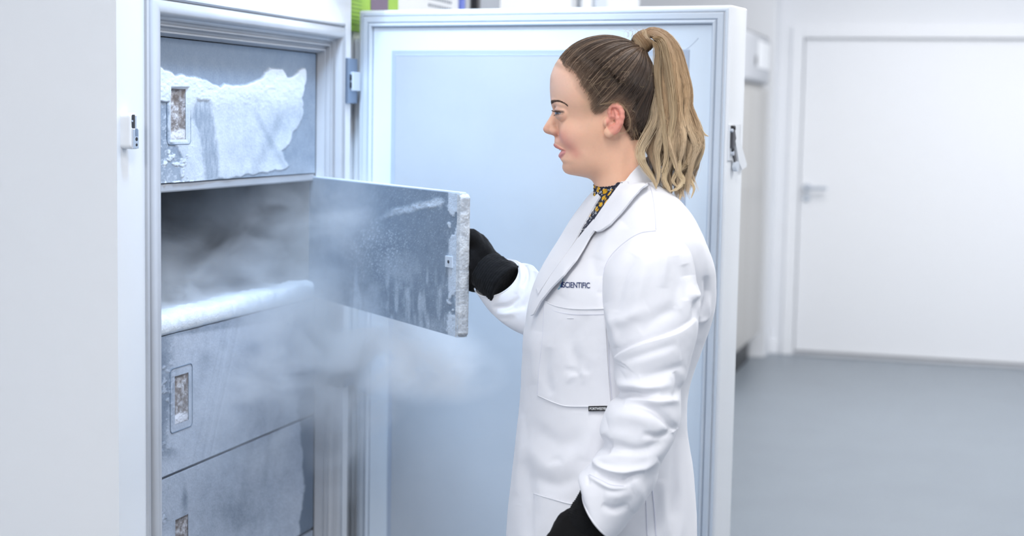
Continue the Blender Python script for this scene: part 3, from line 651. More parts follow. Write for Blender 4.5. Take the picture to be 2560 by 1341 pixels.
# ================================================================== IMPLICIT SURFACES
def surface_nets(fn, lo, hi, step, coarse=5):
    """mesh of the zero level of fn(points) (negative inside)"""
    lo = np.asarray(lo, float); hi = np.asarray(hi, float); n = np.ceil((hi-lo)/step).astype(int)+1
    cs = step*coarse; nc = np.ceil((hi-lo)/cs).astype(int)+2
    ax = [lo[k]+np.arange(nc[k])*cs for k in range(3)]
    G = np.stack(np.meshgrid(*ax, indexing='ij'), -1).reshape(-1, 3); D = fn(G).reshape(nc)
    idx = [np.minimum(np.arange(n[k])/coarse, nc[k]-1.001) for k in range(3)]; i0 = [q.astype(int) for q in idx]; fr = [q-p for q, p in zip(idx, i0)]
    A = D
    for k in range(3):
        a = np.take(A, i0[k], axis=k); b = np.take(A, i0[k]+1, axis=k); sh = [1, 1, 1]; sh[k] = -1
        f_ = fr[k].reshape(sh); A = a*(1-f_)+b*f_
    V = A.astype(np.float32); mask = np.abs(V) < cs*1.6
    I = np.argwhere(mask); V[mask] = fn(lo+I*step)
    s = V < 0
    cnt = np.zeros(np.array(V.shape)-1, np.int8); 
    for dx in (0, 1):
        for dy in (0, 1):
            for dz in (0, 1): cnt += s[dx:dx+V.shape[0]-1, dy:dy+V.shape[1]-1, dz:dz+V.shape[2]-1]
    act = (cnt > 0) & (cnt < 8); C = np.argwhere(act); vid = -np.ones(act.shape, np.int64); vid[act] = np.arange(len(C))
    acc = np.zeros((len(C), 3)); w_ = np.zeros(len(C))
    cor = [(x, y, z) for x in (0, 1) for y in (0, 1) for z in (0, 1)]
    for a in cor:
        for k in range(3):
            if a[k]: continue
            b = list(a); b[k] = 1
            va = V[C[:, 0]+a[0], C[:, 1]+a[1], C[:, 2]+a[2]]; vb = V[C[:, 0]+b[0], C[:, 1]+b[1], C[:, 2]+b[2]]
            m = (va < 0) != (vb < 0); t = va[m]/(va[m]-vb[m]); p = np.tile(np.array(a, float), (m.sum(), 1)); p[:, k] += t
            acc[m] += p; w_[m] += 1
    P = lo+(C+acc/w_[:, None])*step; F_ = []
    for k in range(3):
        u_, v_ = (k+1) % 3, (k+2) % 3
        sl0 = [slice(None)]*3; sl1 = [slice(None)]*3; sl0[k] = slice(0, -1); sl1[k] = slice(1, None)
        ch = s[tuple(sl0)] != s[tuple(sl1)]; E_ = np.argwhere(ch)
        ok = (E_[:, u_] > 0) & (E_[:, v_] > 0) & (E_[:, u_] < V.shape[u_]-1) & (E_[:, v_] < V.shape[v_]-1); E_ = E_[ok]
        ins = s[tuple(E_.T)]
        def cid(du, dv):
            q = E_.copy(); q[:, u_] -= du; q[:, v_] -= dv; return vid[tuple(q.T)]
        Q = np.stack([cid(1, 1), cid(0, 1), cid(0, 0), cid(1, 0)], -1); Q[~ins] = Q[~ins][:, ::-1]; F_.append(Q)
    F_ = np.concatenate(F_); F_ = F_[(F_ >= 0).all(1)]
    return P, F_
def ell(P, c, r):
    q = (P-np.array(c, float))/np.array(r, float); k0 = np.sqrt((q*q).sum(1)); k1 = np.sqrt(((q/np.array(r, float))**2).sum(1))+1e-9
    return k0*(k0-1)/k1
def cap_(P, a, b, ra, rb=None, sc=None):
    rb = ra if rb is None else rb; a = np.array(a, float); b = np.array(b, float)
    if sc is not None: sc = np.array(sc, float); P = P*sc; a = a*sc; b = b*sc
    e = b-a; t = np.clip(((P-a)@e)/(e@e), 0, 1); q = P-a-t[:, None]*e
    return np.sqrt((q*q).sum(1))-(ra+(rb-ra)*t)
def su(a, b, k):
    h = np.clip(.5+.5*(b-a)/k, 0, 1); return b*(1-h)+a*h-k*h*(1-h)
def ss(a, b, k): return -su(-a, b, k)      # a minus b
def chain(P, pts, k=4, sc=None):
    d = None
    for (a, b) in zip(pts[:-1], pts[1:]):
        q = cap_(P, a[:3], b[:3], a[3], b[3], sc); d = q if d is None else su(d, q, k)
    return d
class Frame:
    """local frame of a thing seen near pixel (px,py) at a depth: a right, b down, c towards the viewer, unit = 1 px there"""
    def __init__(s, px, py, d):
        s.o = at_depth(px, py, d); s.s = d/FPX; n = CAM-s.o; n /= np.linalg.norm(n); s.n = n
        e = np.cross(Uv, n); s.ex = e/np.linalg.norm(e); s.ey = np.cross(n, s.ex); s.c = (px, py)
    def w(s, P):
        P = np.asarray(P, float)
        return s.o+s.s*((P[..., 0:1]-s.c[0])*s.ex-(P[..., 1:2]-s.c[1])*s.ey+P[..., 2:3]*s.n)
    def inv(s, W_):
        q = (np.asarray(W_, float)-s.o)/s.s; return np.stack([q@s.ex+s.c[0], s.c[1]-q@s.ey, q@s.n], -1)
def strands(name, W_, rad, m, parent, cols=None, sides=3):
    """many thin tapering hairs: W_ (S,K,3), rad (S,K), cols (S,K,3)"""
    S_, K = W_.shape[:2]; T = np.gradient(W_, axis=1); T /= np.linalg.norm(T, axis=2)[..., None]+1e-12
    up = np.array([.3, -.5, .81]); A = np.cross(T, up); A /= np.linalg.norm(A, axis=2)[..., None]+1e-9; B = np.cross(T, A)
    an = np.arange(sides)*2*math.pi/sides
    V = W_[:, :, None]+rad[..., None, None]*(A[:, :, None]*np.cos(an)[:, None]+B[:, :, None]*np.sin(an)[:, None])
    base = (np.arange(S_)*K*sides)[:, None, None]+(np.arange(K-1)*sides)[None, :, None]; k = np.arange(sides)[None, None]; k2 = (k+1) % sides
    F_ = np.stack(np.broadcast_arrays(base+k, base+k2, base+sides+k2, base+sides+k), -1).reshape(-1, 4)
    o = mesh_from(name, V.reshape(-1, 3), F_, m, parent, True)
    if cols is not None: attr(o, 'tint', np.repeat(cols.reshape(-1, 3), sides, 0))
    return o
def lerp(a, b, t): return a+(b-a)*t

M['skin'] = mat('skin', (.7, .45, .35), 0.42, bump=.05, bscale=1100, sss=.22, colattr='tint', spec=.4)
M['hair'] = mat('hair', (.3, .2, .1), 0.38, colattr='tint', spec=.45, aniso=.3)
M['brow'] = mat('brow_hair', (.075, .045, .030), 0.6)
M['eye'] = mat('eyeball', (.34, .32, .36), 0.08, coat=.6)
M['iris'] = mat('iris', (.045, .06, .085), 0.1, coat=1.0)
M['teeth'] = mat('teeth', (.62, .60, .60), 0.2)
M['mouth'] = mat('mouth_inside', (.16, .05, .06), 0.5)
M['coat'] = mat('white_cotton', (.82, .825, .87), 0.85, bump=.12, bscale=1500, sheen=.15, detail=2)
M['seam'] = mat('seam_shadow', (.72, .73, .83), 0.9)
M['navy'] = mat('navy_thread', (.012, .03, .13), 0.7)
M['pale_blue'] = mat('pale_blue_thread', (.16, .42, .55), 0.7)
M['glove'] = mat('black_fleece', (.006, .006, .007), 0.9, spec=.2, bump=.4, bscale=600, sheen=.06)
M['knit'] = mat('black_knit', (.006, .0065, .008), 0.95, spec=.2, bump=.3, bscale=500, sheen=.05)
M['label'] = mat('black_label', (.012, .012, .015), 0.8)
M['labeltext'] = mat('white_thread', (.75, .76, .78), 0.8)
M['trouser'] = mat('black_trousers', (.02, .02, .024), 0.9)
def floral():
    m = bpy.data.materials.new('floral_fabric'); m.use_nodes = True; N = m.node_tree.nodes; L = m.node_tree.links; b = N['Principled BSDF']; b.inputs['Roughness'].default_value = .8
    tc = N.new('ShaderNodeTexCoord'); nz = N.new('ShaderNodeTexNoise'); nz.inputs['Scale'].default_value = 70; L.new(tc.outputs['Object'], nz.inputs['Vector'])
    ad = N.new('ShaderNodeMix'); ad.data_type = 'RGBA'; ad.blend_type = 'ADD'; ad.inputs[0].default_value = .010; L.new(tc.outputs['Object'], ad.inputs[6]); L.new(nz.outputs['Color'], ad.inputs[7])
    def vor(scale, feat='F1'):
        v = N.new('ShaderNodeTexVoronoi'); v.feature = feat; v.inputs['Scale'].default_value = scale; L.new(ad.outputs[2], v.inputs['Vector']); return v
    def ramp(src, p0, p1, c0, c1):
        r = N.new('ShaderNodeValToRGB'); r.color_ramp.elements[0].position = p0; r.color_ramp.elements[1].position = p1; r.color_ramp.elements[0].color = (*c0, 1); r.color_ramp.elements[1].color = (*c1, 1); L.new(src, r.inputs[0]); return r.outputs[0]
    v1 = vor(88); v2 = vor(190); v3 = vor(300, 'DISTANCE_TO_EDGE')
    blk = (.012, .016, .035)
    def mix(f, a, c):
        q = N.new('ShaderNodeMix'); q.data_type = 'RGBA'; L.new(f, q.inputs[0])
        for k, v in ((6, a), (7, c)):
            if isinstance(v, tuple): q.inputs[k].default_value = (*v, 1)
            else: L.new(v, q.inputs[k])
        return q.outputs[2]
    white = ramp(v2.outputs['Distance'], .36, .42, (1, 1, 1), (0, 0, 0))
    edge = ramp(v3.outputs['Distance'], .05, .10, (0, 0, 0), (1, 1, 1))
    mu = N.new('ShaderNodeMath'); mu.operation = 'MULTIPLY'; L.new(white, mu.inputs[0]); L.new(edge, mu.inputs[1])
    sel = N.new('ShaderNodeSeparateColor'); L.new(v2.outputs['Color'], sel.inputs[0]); s2 = N.new('ShaderNodeMath'); s2.operation = 'GREATER_THAN'; s2.inputs[1].default_value = .35; L.new(sel.outputs[0], s2.inputs[0])
    mu2 = N.new('ShaderNodeMath'); mu2.operation = 'MULTIPLY'; L.new(mu.outputs[0], mu2.inputs[0]); L.new(s2.outputs[0], mu2.inputs[1])
    c1 = mix(mu2.outputs[0], blk, (.66, .66, .68))
    sel2 = N.new('ShaderNodeSeparateColor'); L.new(v1.outputs['Color'], sel2.inputs[0]); s3 = N.new('ShaderNodeMath'); s3.operation = 'GREATER_THAN'; s3.inputs[1].default_value = .42; L.new(sel2.outputs[1], s3.inputs[0])
    yel = ramp(v1.outputs['Distance'], .40, .46, (1, 1, 1), (0, 0, 0)); mu3 = N.new('ShaderNodeMath'); mu3.operation = 'MULTIPLY'; L.new(yel, mu3.inputs[0]); L.new(s3.outputs[0], mu3.inputs[1])
    petals = ramp(nz.outputs['Fac'], .42, .60, (.80, .46, .015), (.62, .33, .01))
    L.new(mix(mu3.outputs[0], c1, petals), b.inputs['Base Color']); return m
M['floral'] = floral()

# ================================================================== THE PERSON
DH0 = 2.5
HF = Frame(1500, 280, DH0)
person = empty('person', (at_depth(1540, 700, 2.55)[0], at_depth(1540, 700, 2.55)[1], 0))
tag(person, 'blonde woman with a ponytail in white lab coat and black gloves opening the freezer', 'person')

PROFILE = np.array([(112, 1452), (120, 1437), (130, 1418), (140, 1404), (150, 1394), (159, 1388), (172, 1382), (189, 1376.4), (200, 1375), (220, 1374.6), (236, 1375.3), (247, 1376), (255, 1377.2), (262, 1380), (269, 1382), (276, 1380.5), (283, 1377.8), (289, 1375), (295, 1371.8), (301, 1368.2), (307.6, 1364.6), (313, 1360.6), (317, 1358.3), (322, 1357.3), (327, 1358.2), (332, 1362), (335.7, 1370), (338, 1378.5), (342.5, 1384.8), (349, 1386), (355, 1385), (359, 1383.2), (363, 1383), (367, 1386.5),
    (380, 1401), (386, 1397), (391, 1395.6), (395, 1396.5), (400, 1402), (405.5, 1406.5), (409, 1406.8), (415, 1405), (421, 1405), (429, 1408), (434.6, 1413.7), (437.5, 1423)])
def head_sdf(P, ear=True):
    Pm = P.copy(); Pm[:, 2] = np.abs(P[:, 2]); c = Pm[:, 2]
    d = ell(Pm, (1510, 214, 0), (125, 118, 104))
    d = su(d, ell(Pm, (1452, 226, 0), (76, 88, 80)), 30)
    d = su(d, ell(Pm, (1466, 325, 0), (72, 88, 70)), 26)
    d = su(d, ell(Pm, (1494, 385, 0), (72, 50, 66)), 26)
    d = su(d, ell(Pm, (1440, 398, 0), (36, 32, 40)), 22)
    d = su(d, ell(Pm, (1428, 414, 0), (21, 19, 24)), 14)
    d = su(d, ell(Pm, (1440, 332, 40), (36, 32, 24)), 20)            # cheek
    d = su(d, ell(Pm, (1500, 330, 48), (40, 50, 30)), 20)
    d = su(d, ell(Pm, (1490, 410, 0), (60, 34, 50)), 24)             # under the chin
    d = su(d, cap_(Pm, (1545, 350, 0), (1542, 560, 0), 54, 60, (1, 1, .86)), 26)   # neck
    d = su(d, ell(Pm, (1585, 420, 0), (28, 110, 56)), 20)
    # brow ridge
    d = su(d, chain(Pm, [(1386, 262, 10, 7), (1390, 257, 32, 7), (1406, 262, 58, 6)], 4), 12)
    # eye socket
    d = ss(d, ell(Pm, (1386, 282, 42), (17, 14, 22)), 12)
    # nose
    nose = chain(Pm, [(1396.5, 266, 0, 9), (1390, 290, 0, 10), (1376, 312, 0, 12), (1371, 322, 0, 13.2)], 6)
    nose = su(nose, ell(Pm, (1385.5, 326.5, 13.5), (12, 10, 8.5)), 5)
    nose = su(nose, ell(Pm, (1384, 308, 0), (18, 22, 14)), 8)
    nose = su(nose, cap_(Pm, (1374, 329, 0), (1388, 338, 0), 6, 5), 5)
    d = su(d, nose, 9)
    d = ss(d, ell(Pm, (1379.5, 337, 8.5), (7.5, 3.2, 4.2)), 1.5)
    gr = chain(Pm, [(1390, 316, 23, 1.8), (1397, 326, 24, 2.2), (1398, 336, 21, 2)], 2); d = ss(d, gr, 5)     # alar groove
    # philtrum/mouth mound and lips
    d = su(d, ell(Pm, (1414, 358, 0), (26, 24, 34)), 12)
    t = np.linspace(0, 1.28, 7); arc = [(1388.5+24.5*(1-math.cos(q*1.2))+0, 0, 33*math.sin(q*1.2)) for q in t]
    up = [(arc[i][0]+.8, 362.5+11.5*(i/6)**1.2, arc[i][2], 5.4-3.4*(i/6)) for i in range(7)]
    lw = [(arc[i][0]+14.0*(1-i/6*.75), 388.5-11.5*(i/6)**1.1, arc[i][2]*.95, 6.2-4.0*(i/6)) for i in range(7)]
    d = ss(d, chain(Pm, [(1394, 374, 0, 6.5), (1404, 375.5, 16, 5), (1413, 376, 26, 2.0)], 4), 2.5)
    d = su(d, chain(Pm, up, 3), 2.8); d = su(d, chain(Pm, lw, 3), 2.8)
    d = ss(d, ell(Pm, (1402, 403, 0), (4, 5, 15)), 6)
    # eyelids round the eyeball, with a narrow opening: she looks down
    E = (1408, 281, 44)
    lid = ell(Pm, E, (21.5, 21.5, 21.5)); d = su(d, lid, 4.5)
    d = ss(d, ell(Pm, (1394, 282.8, 50), (18.5, 2.9, 17)), 1.2)
    if ear:
        a, b = P[:, 0], P[:, 1]; near = (a > 1490) & (a < 1580) & (b > 240) & (b < 360) & (c > 55)
        if near.any():
            Q = Pm[near]; a = Q[:, 0]; b = Q[:, 1]; c_ = Q[:, 2]
            pl = np.abs(c_-(84+(a-1520)*.42))-3.2; e2 = (np.hypot((a-1537)/20, (b-297)/35)-1)*20; e = np.maximum(pl, e2)
            hx = chain(Q, [(1530, 297, 87, 2.2), (1525.5, 291, 88.5, 3.6), (1524, 281, 90, 4.6), (1526, 271, 92.5, 5.2), (1532.5, 265.5, 96, 5.5), (1541, 264.5, 100, 5.8), (1549, 270, 103.5, 6.0), (1553.5, 281, 105.5, 6.0), (1554.2, 293, 105.5, 5.8), (1550.5, 306, 103, 5.6), (1543.5, 317.5, 99.5, 5.6), (1535, 328, 95, 6)], 3)
            an = chain(Q, [(1536, 275, 94, 3.2), (1541, 284, 97, 4.6), (1542.5, 295, 98.5, 5.4), (1540, 306, 97.5, 5.4), (1534, 315, 94.5, 5.0), (1527, 318.5, 91.5, 4.6)], 4)
            lb = ell(Q, (1521.5, 330, 87.5), (12.5, 13, 7)); tr = ell(Q, (1515.5, 306, 83), (8, 11, 7.5))
            e = su(e, hx, 3.2); e = su(e, an, 4); e = su(e, lb, 7); e = su(e, cap_(Q, (1540, 324, 95), (1524, 334, 90), 6.5), 6)
            dd = d[near]; dd = su(dd, cap_(Q, (1534, 285, 68), (1532, 320, 68), 17, 15), 10)
            dd = su(dd, e, 4.5); dd = su(dd, tr, 5)
            dd = ss(dd, ell(Q, (1531, 302, 97), (9, 10, 9.5)), 3); dd = ss(dd, ell(Q, (1531, 274.5, 97.5), (3.8, 4.6, 6)), 2.2)
            dd = ss(dd, cap_(Q, (1529, 282, 96.5), (1536.5, 291.5, 97.5), 2.4), 2); dd = ss(dd, cap_(Q, (1525, 304, 93), (1517.5, 315.5, 90.5), 3.0), 2.2)
            d[near] = dd
    return d
def fix_profile(P):
    """shift the mid-face so its outline is the traced profile"""
    b = P[:, 1]; front = {}
    bs = np.arange(112, 438, 2.0); am = np.full(len(bs), np.nan)
    mid = (np.abs(P[:, 2]) < 4) & (P[:, 0] < 1480)
    for i, y in enumerate(bs):
        m = mid & (np.abs(b-y) < 1.8)
        if m.any(): am[i] = P[m, 0].min()
    ok = ~np.isnan(am); ok &= ~((bs > 367) & (bs < 381)); tgt = np.interp(bs, PROFILE[:, 0], PROFILE[:, 1])
    DBG = (bs[ok], (tgt-am)[ok]); k_ = np.ones(3)/3; dd_ = np.convolve(np.pad((tgt-am)[ok], 1, 'edge'), k_, 'valid'); dl = np.interp(b, bs[ok], dd_); lim = np.interp(b, [326, 333, 345, 352], [16, 4, 4, 16]); dl = np.clip(dl, -lim, lim); fix_profile.dbg = DBG
    fade = smooth(112, 126, b)*smooth(441, 434, b)
    sig = np.interp(b, [112, 240, 262, 285, 310, 340, 350, 395, 410, 436], [75, 60, 18, 12, 16, 18, 32, 32, 34, 36])
    P = P.copy(); wgt = np.exp(-(P[:, 2]/sig)**2)*smooth(90, 15, P[:, 0]-np.interp(b, PROFILE[:, 0], PROFILE[:, 1])+0*b)
    P[:, 0] += dl*fade*wgt; return P
hp_, hf_ = surface_nets(head_sdf, (1340, 80, -125), (1660, 560, 125), 1.7, 5)
hp_ = fix_profile(hp_)
def skin_tint(P):
    a, b, c = P[:, 0], P[:, 1], np.abs(P[:, 2])
    col = np.tile(np.array([.86, .515, .36]), (len(P), 1))
    def blend(w_, q): 
        nonlocal col; w_ = np.clip(w_, 0, 1)[:, None]; col = col*(1-w_)+np.array(q)*w_
    g = lambda x, y, rx, ry: np.exp(-(((a-x)/rx)**2+((b-y)/ry)**2))
    blend(g(1400, 210, 40, 45)*.5, (.88, .62, .52))
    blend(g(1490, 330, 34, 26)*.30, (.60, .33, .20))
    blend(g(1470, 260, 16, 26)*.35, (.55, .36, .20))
    bl, _, _ = sdline(a, b, [(1404, 338), (1420, 358), (1440, 382)]); blend(np.exp(-(bl/13)**2)*.50, (.78, .27, .23))
    blend(g(1415, 345, 34, 30)*.35, (.82, .40, .33))
    blend(g(1366, 322, 13, 12)*.5, (.66, .33, .25)); blend(g(1388, 334, 9, 7)*.4, (.55, .26, .2))
    blend(g(1540, 420, 60, 40)*.35, (.86, .50, .33))
    en = smooth(.08, -.02, np.hypot((a-1539)/24, (b-297)/39)-1)*smooth(84, 92, c-(a-1530)*.1); blend(en*.8, (.84, .31, .25))
    blend(g(1529, 304, 8, 9)*smooth(96, 88, c)*.6, (.42, .17, .12)); blend(g(1519, 312, 4, 5)*.5, (.35, .13, .09))
    blend(g(1522, 333, 12, 11)*.55, (.86, .50, .35))
    blend(g(1394, 272, 13, 9)*.45*(c > 25), (.50, .30, .27)); blend(g(1397, 291, 12, 6)*.35*(c > 25), (.52, .36, .33))  # mauve eye-area shading painted into the skin colour
    blend(smooth(5, 1.2, np.abs(b-277.5-(a-1390)*.10))*smooth(1380, 1388, a)*smooth(1416, 1408, a)*smooth(28, 34, c)*.85, (.05, .03, .03))
    blend(smooth(3, .6, np.abs(b-285.5+(a-1400)*.06))*smooth(1388, 1393, a)*smooth(1413, 1407, a)*smooth(28, 34, c)*.4, (.20, .11, .10))
    up = sdpoly(a, b, [(1378, 356), (1386, 358), (1398, 366), (1414, 375), (1413, 377), (1398, 373), (1386, 370), (1376, 366)])
    lo = sdpoly(a, b, [(1414, 376), (1404, 377), (1390, 381), (1388, 397), (1401, 398.5), (1408, 389), (1415, 379)])
    blend(smooth(1.5, -1.2, up)*.9, (.56, .20, .17)); blend(smooth(1.5, -1.5, lo)*.9, (.78, .33, .33))
    blend(smooth(.6, .75, fbm(P*.035, 4))*.12, (.62, .36, .28))
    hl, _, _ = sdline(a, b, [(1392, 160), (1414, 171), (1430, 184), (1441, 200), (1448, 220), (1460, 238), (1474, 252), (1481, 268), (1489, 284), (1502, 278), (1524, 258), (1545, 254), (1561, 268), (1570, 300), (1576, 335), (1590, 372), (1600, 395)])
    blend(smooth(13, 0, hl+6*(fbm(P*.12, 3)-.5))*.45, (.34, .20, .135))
    n = fbm(P*.25, 3); col *= (1+.05*(n-.5))[:, None]
    return col
# trunk, arms and legs under the clothes, one continuous figure with the head
BF = Frame(1540, 700, 2.55)
KZ = float(-(BF.ey[2]))                                             # px down per metre down
def floor_b(a, c):                                                  # b at which the frame's point reaches the floor
    z = BF.w(np.array([a, 700, c]))[2]; return 700+z/(BF.s*BF.ey[2])
FBb = floor_b(1540, 0)
def body_sdf(P):
    a, b, c = P[:, 0], P[:, 1], P[:, 2]
    d = cap_(P, (1545, 500, 0), (1550, 900, 0), 70, 85, (1, 1, .72))
    d = su(d, cap_(P, (1560, 900, 0), (1555, 1280, 0), 85, 105, (1, 1, .72)), 40)
    d = su(d, cap_(P, (1600, 625, 150), (1585, 625, -150), 50), 50)
    d = su(d, chain(P, [(1630, 640, 205, 48), (1632, 900, 270, 38), (1540, 1220, 320, 26)], 20), 30)
    d = su(d, chain(P, [(1570, 650, -190, 48), (1440, 790, -270, 36), (1330, 745, -370, 24)], 20), 30)
    for sgn in (1, -1):
        d = su(d, chain(P, [(1555, 1280, 75*sgn, 85), (1545, 1900, 75*sgn, 60), (1565, FBb-130, 78*sgn, 34)], 30), 30)
    return d
bp_, bf_ = surface_nets(body_sdf, (1180, 480, -420), (1760, FBb-100, 420), 14, 3)
Vb = np.vstack([HF.w(hp_), BF.w(bp_)]); Fb = np.vstack([hf_, bf_+len(hp_)])
body = mesh_from('body', Vb, Fb, M['skin'], person, True)
attr(body, 'tint', np.vstack([skin_tint(hp_), np.tile([.86, .515, .36], (len(bp_), 1))]))
headbvh = BVHTree.FromPolygons([tuple(v) for v in hp_], [tuple(f) for f in hf_])
def on_head(a, b, lift=0.0, side=1):
    """point of the near side of the head at (a,b), lifted outwards"""
    r = headbvh.ray_cast(Vector((a, b, 200*side)), Vector((0, 0, -side)))
    if r[0] is None: return None
    p = np.array(r[0]); n = np.array(r[1]); n = n if n[2]*side > 0 else -n
    return p+n*lift
# eyes
for sd in (1, -1):
    c0 = np.array([1408, 281, 44.0*sd])
    n1, n2 = 20, 40; th = np.linspace(0, math.pi, n1)[:, None]; ph = np.linspace(0, 2*math.pi, n2, endpoint=False)[None]
    gaze = np.array([-.86, .36, .36*sd]); gaze /= np.linalg.norm(gaze); e1 = np.cross(gaze, [0, 1, 0]); e1 /= np.linalg.norm(e1); e2 = np.cross(gaze, e1)
    rr_ = 19.2+.9*np.clip((np.cos(th)-.86)/.14, 0, 1)**.7
    P = c0+rr_[..., None]*(np.cos(th)[..., None]*gaze+np.sin(th)[..., None]*(np.cos(ph)[..., None]*e1+np.sin(ph)[..., None]*e2))
    o = mesh_from('eye', HF.w(P.reshape(-1, 3)), grid_faces(n1, n2, True), M['eye'], person, True)
    o.data.materials.append(M['iris']); mi = np.zeros(len(o.data.polygons), np.int32); mi[:n2*4] = 1; o.data.polygons.foreach_set('material_index', mi)
# teeth
P = [(1399+9*(1-math.cos(t)), 372.5, 20*math.sin(t)) for t in np.linspace(-1.3, 1.3, 17)]
V = [(x+dx, y+dy, z) for x, y, z in P for dx, dy in ((-1.5, -4), (-1.8, 2.6), (2, 2.6), (2, -4))]
F_ = [(i*4+k, i*4+(k+1) % 4, (i+1)*4+(k+1) % 4, (i+1)*4+k) for i in range(16) for k in range(4)]
mesh_from('teeth', HF.w(np.array(V)), F_, M['teeth'], person)
# brows and lashes
def brow_and_lash():
    W_, R_ = [], []
    line = catmull([(1379, 257.5), (1386, 254.5), (1397, 252.5), (1408, 256.0), (1418.5, 262.5)], 60)
    r = np.random.default_rng(5)
    for i in range(300):
        t = r.random()**1.2; k = t*59; p = line[int(k)]; wd = 4.3*(1-t)**1.1+.35; a = p[0]+r.normal()*.6; b = p[1]+(r.random()-.5)*2*wd*.75
        q = on_head(a, b, .1)
        if q is None: continue
        ang = math.radians(np.interp(t, [0, .25, .5, .8, 1], [-70, -35, 5, 26, 34])+r.normal()*9); ln = lerp(5.5, 6.5, t)
        e = on_head(a+math.cos(ang)*ln, b+math.sin(ang)*ln, .35); mid_ = on_head(a+math.cos(ang)*ln*.5, b+math.sin(ang)*ln*.5, .6)
        if e is None or mid_ is None or abs(e[2]-q[2]) > 14: continue
        for sd in (1, -1):
            W_.append(np.array([q, mid_, e])*np.array([1, 1, sd])); R_.append([.25, .21, .07])
    K = 5; out = [catmull(w, K) for w in W_]; rad = [np.interp(np.linspace(0, 2, K), [0, 1, 2], q) for q in R_]
    strands('eyebrows', HF.w(np.array(out)), np.array(rad)*HF.s, M['brow'], person)
    W_ = []
    for i in range(60):
        t = (i+.5)/60; a = 1387.5+24*t; b = 276.8+3.2*t**1.5; c = 44+21.5*math.sin(-.55+1.75*t)*.98
        f_ = (1-t); ln = 8.5-2.0*t
        d1 = np.array([-.80*f_-.25, .10-.25*t, .25+.55*t]); d1 /= np.linalg.norm(d1)
        a0 = 1408-21.0*math.cos(-.62+1.95*t); p0 = np.array([a0, b, 44+21.0*math.sin(-.62+1.95*t)])
        p1 = p0+d1*ln*.5+np.array([0, .9, 0]); p2 = p0+d1*ln+np.array([r.normal()*.7, -1.8+r.normal()*.5, 0])
        for sd in (1, -1): W_.append(catmull(np.array([p0, p1, p2])*np.array([1, 1, sd]), 6))
    for i in range(13):
        t = (i+.5)/13; q = -.45+1.6*t; p0 = np.array([1408-20.5*math.cos(q), 286.5-.8*t, 44+20.5*math.sin(q)]); d1 = np.array([-.5*(1-t)-.1, .75, .35])
        for sd in (1, -1): W_.append(catmull(np.array([p0, p0+d1*2.2, p0+d1*4+np.array([-.8, 0, 0])])*np.array([1, 1, sd]), 6))
    W_ = np.array(W_); rad = np.tile(np.linspace(.42, .10, 6), (len(W_), 1)); strands('eyelashes', HF.w(W_), rad*HF.s, M['brow'], person)['kind'] = 'stuff'
brow_and_lash()
# ------------------------------------------------------------------ hair
HCEN = np.array([1512., 225., 0.]); TIE = np.array([1612., 112., 0.])
def hair_sdf(P):
    Pm = P.copy(); Pm[:, 2] = np.abs(P[:, 2])
    d = ell(Pm, (1512, 213, 0), (127, 121, 110)); d = su(d, ell(Pm, (1560, 292, 0), (72, 84, 84)), 18)
    return su(d, ell(Pm, (1474, 206, 0), (92, 96, 92)), 20)
def hair_radius(dirs):
    """distance from HCEN to the hair shape along unit directions"""
    t = np.full(len(dirs), 260.0)
    for _ in range(60):
        d = hair_sdf(HCEN+dirs*t[:, None]); t = t-d*.8
    return t
HAIRPOLY = [(1389, 161), (1400, 163), (1416, 169), (1434, 180), (1447, 196), (1456, 216), (1467, 233), (1476, 245), (1480, 258), (1483, 274), (1489, 280), (1496, 279), (1508, 269), (1526, 256), (1545, 254), (1560, 267), (1568, 290), (1571, 318), (1578, 345), (1592, 372), (1604, 392), (1690, 400), (1700, 40), (1380, 40), (1378, 150)]
def hairline(a, b): return sdpoly(a, b, HAIRPOLY)
def col_lerp(c0, c1, t): return np.asarray(c0)*(1-t[..., None])+np.asarray(c1)*t[..., None]
DARK = (.036, .023, .017); MID = (.115, .072, .047); LIT = (.44, .31, .215); ROOTY = (.33, .20, .105); BLOND = (.86, .69, .48); PALE = (.80, .70, .56)
# scalp cap
na, nb = 150, 240
th = np.linspace(0.001, math.pi-.001, na)[:, None]; ph = np.linspace(0, 2*math.pi, nb, endpoint=False)[None]
dirs = np.stack(np.broadcast_arrays(np.sin(th)*np.cos(ph), -np.cos(th), np.sin(th)*np.sin(ph)), -1).reshape(-1, 3)
R_ = hair_radius(dirs); P = HCEN+dirs*R_[:, None]; hd = hairline(P[:, 0], P[:, 1])
td = (TIE-HCEN)/np.linalg.norm(TIE-HCEN); tA = np.cross(td, [0, 0, 1.]); tA /= np.linalg.norm(tA); tB = np.cross(td, tA)
def azim(d): return np.arctan2(d@tB, d@tA)
def groove(az, f=1.0):
    return fbm(np.stack([np.cos(az)*9*f, np.sin(az)*9*f, az*0+3.3], -1), 4)
gz = groove(azim(dirs), 1.6)
def capoff(h): return -30*smooth(-1, 7, h)-6+5.0*smooth(1, -14, h)
off = capoff(hd)+(gz-.5)*7*smooth(-6, -30, hd)-1.2*smooth(-6, -20, hd)
P = HCEN+dirs*(R_+off)[:, None]
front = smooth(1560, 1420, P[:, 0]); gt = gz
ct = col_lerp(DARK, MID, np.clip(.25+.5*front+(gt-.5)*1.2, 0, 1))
hcap = mesh_from('hair', HF.w(P), grid_faces(na, nb, True), M['hair'], person, True); attr(hcap, 'tint', ct)
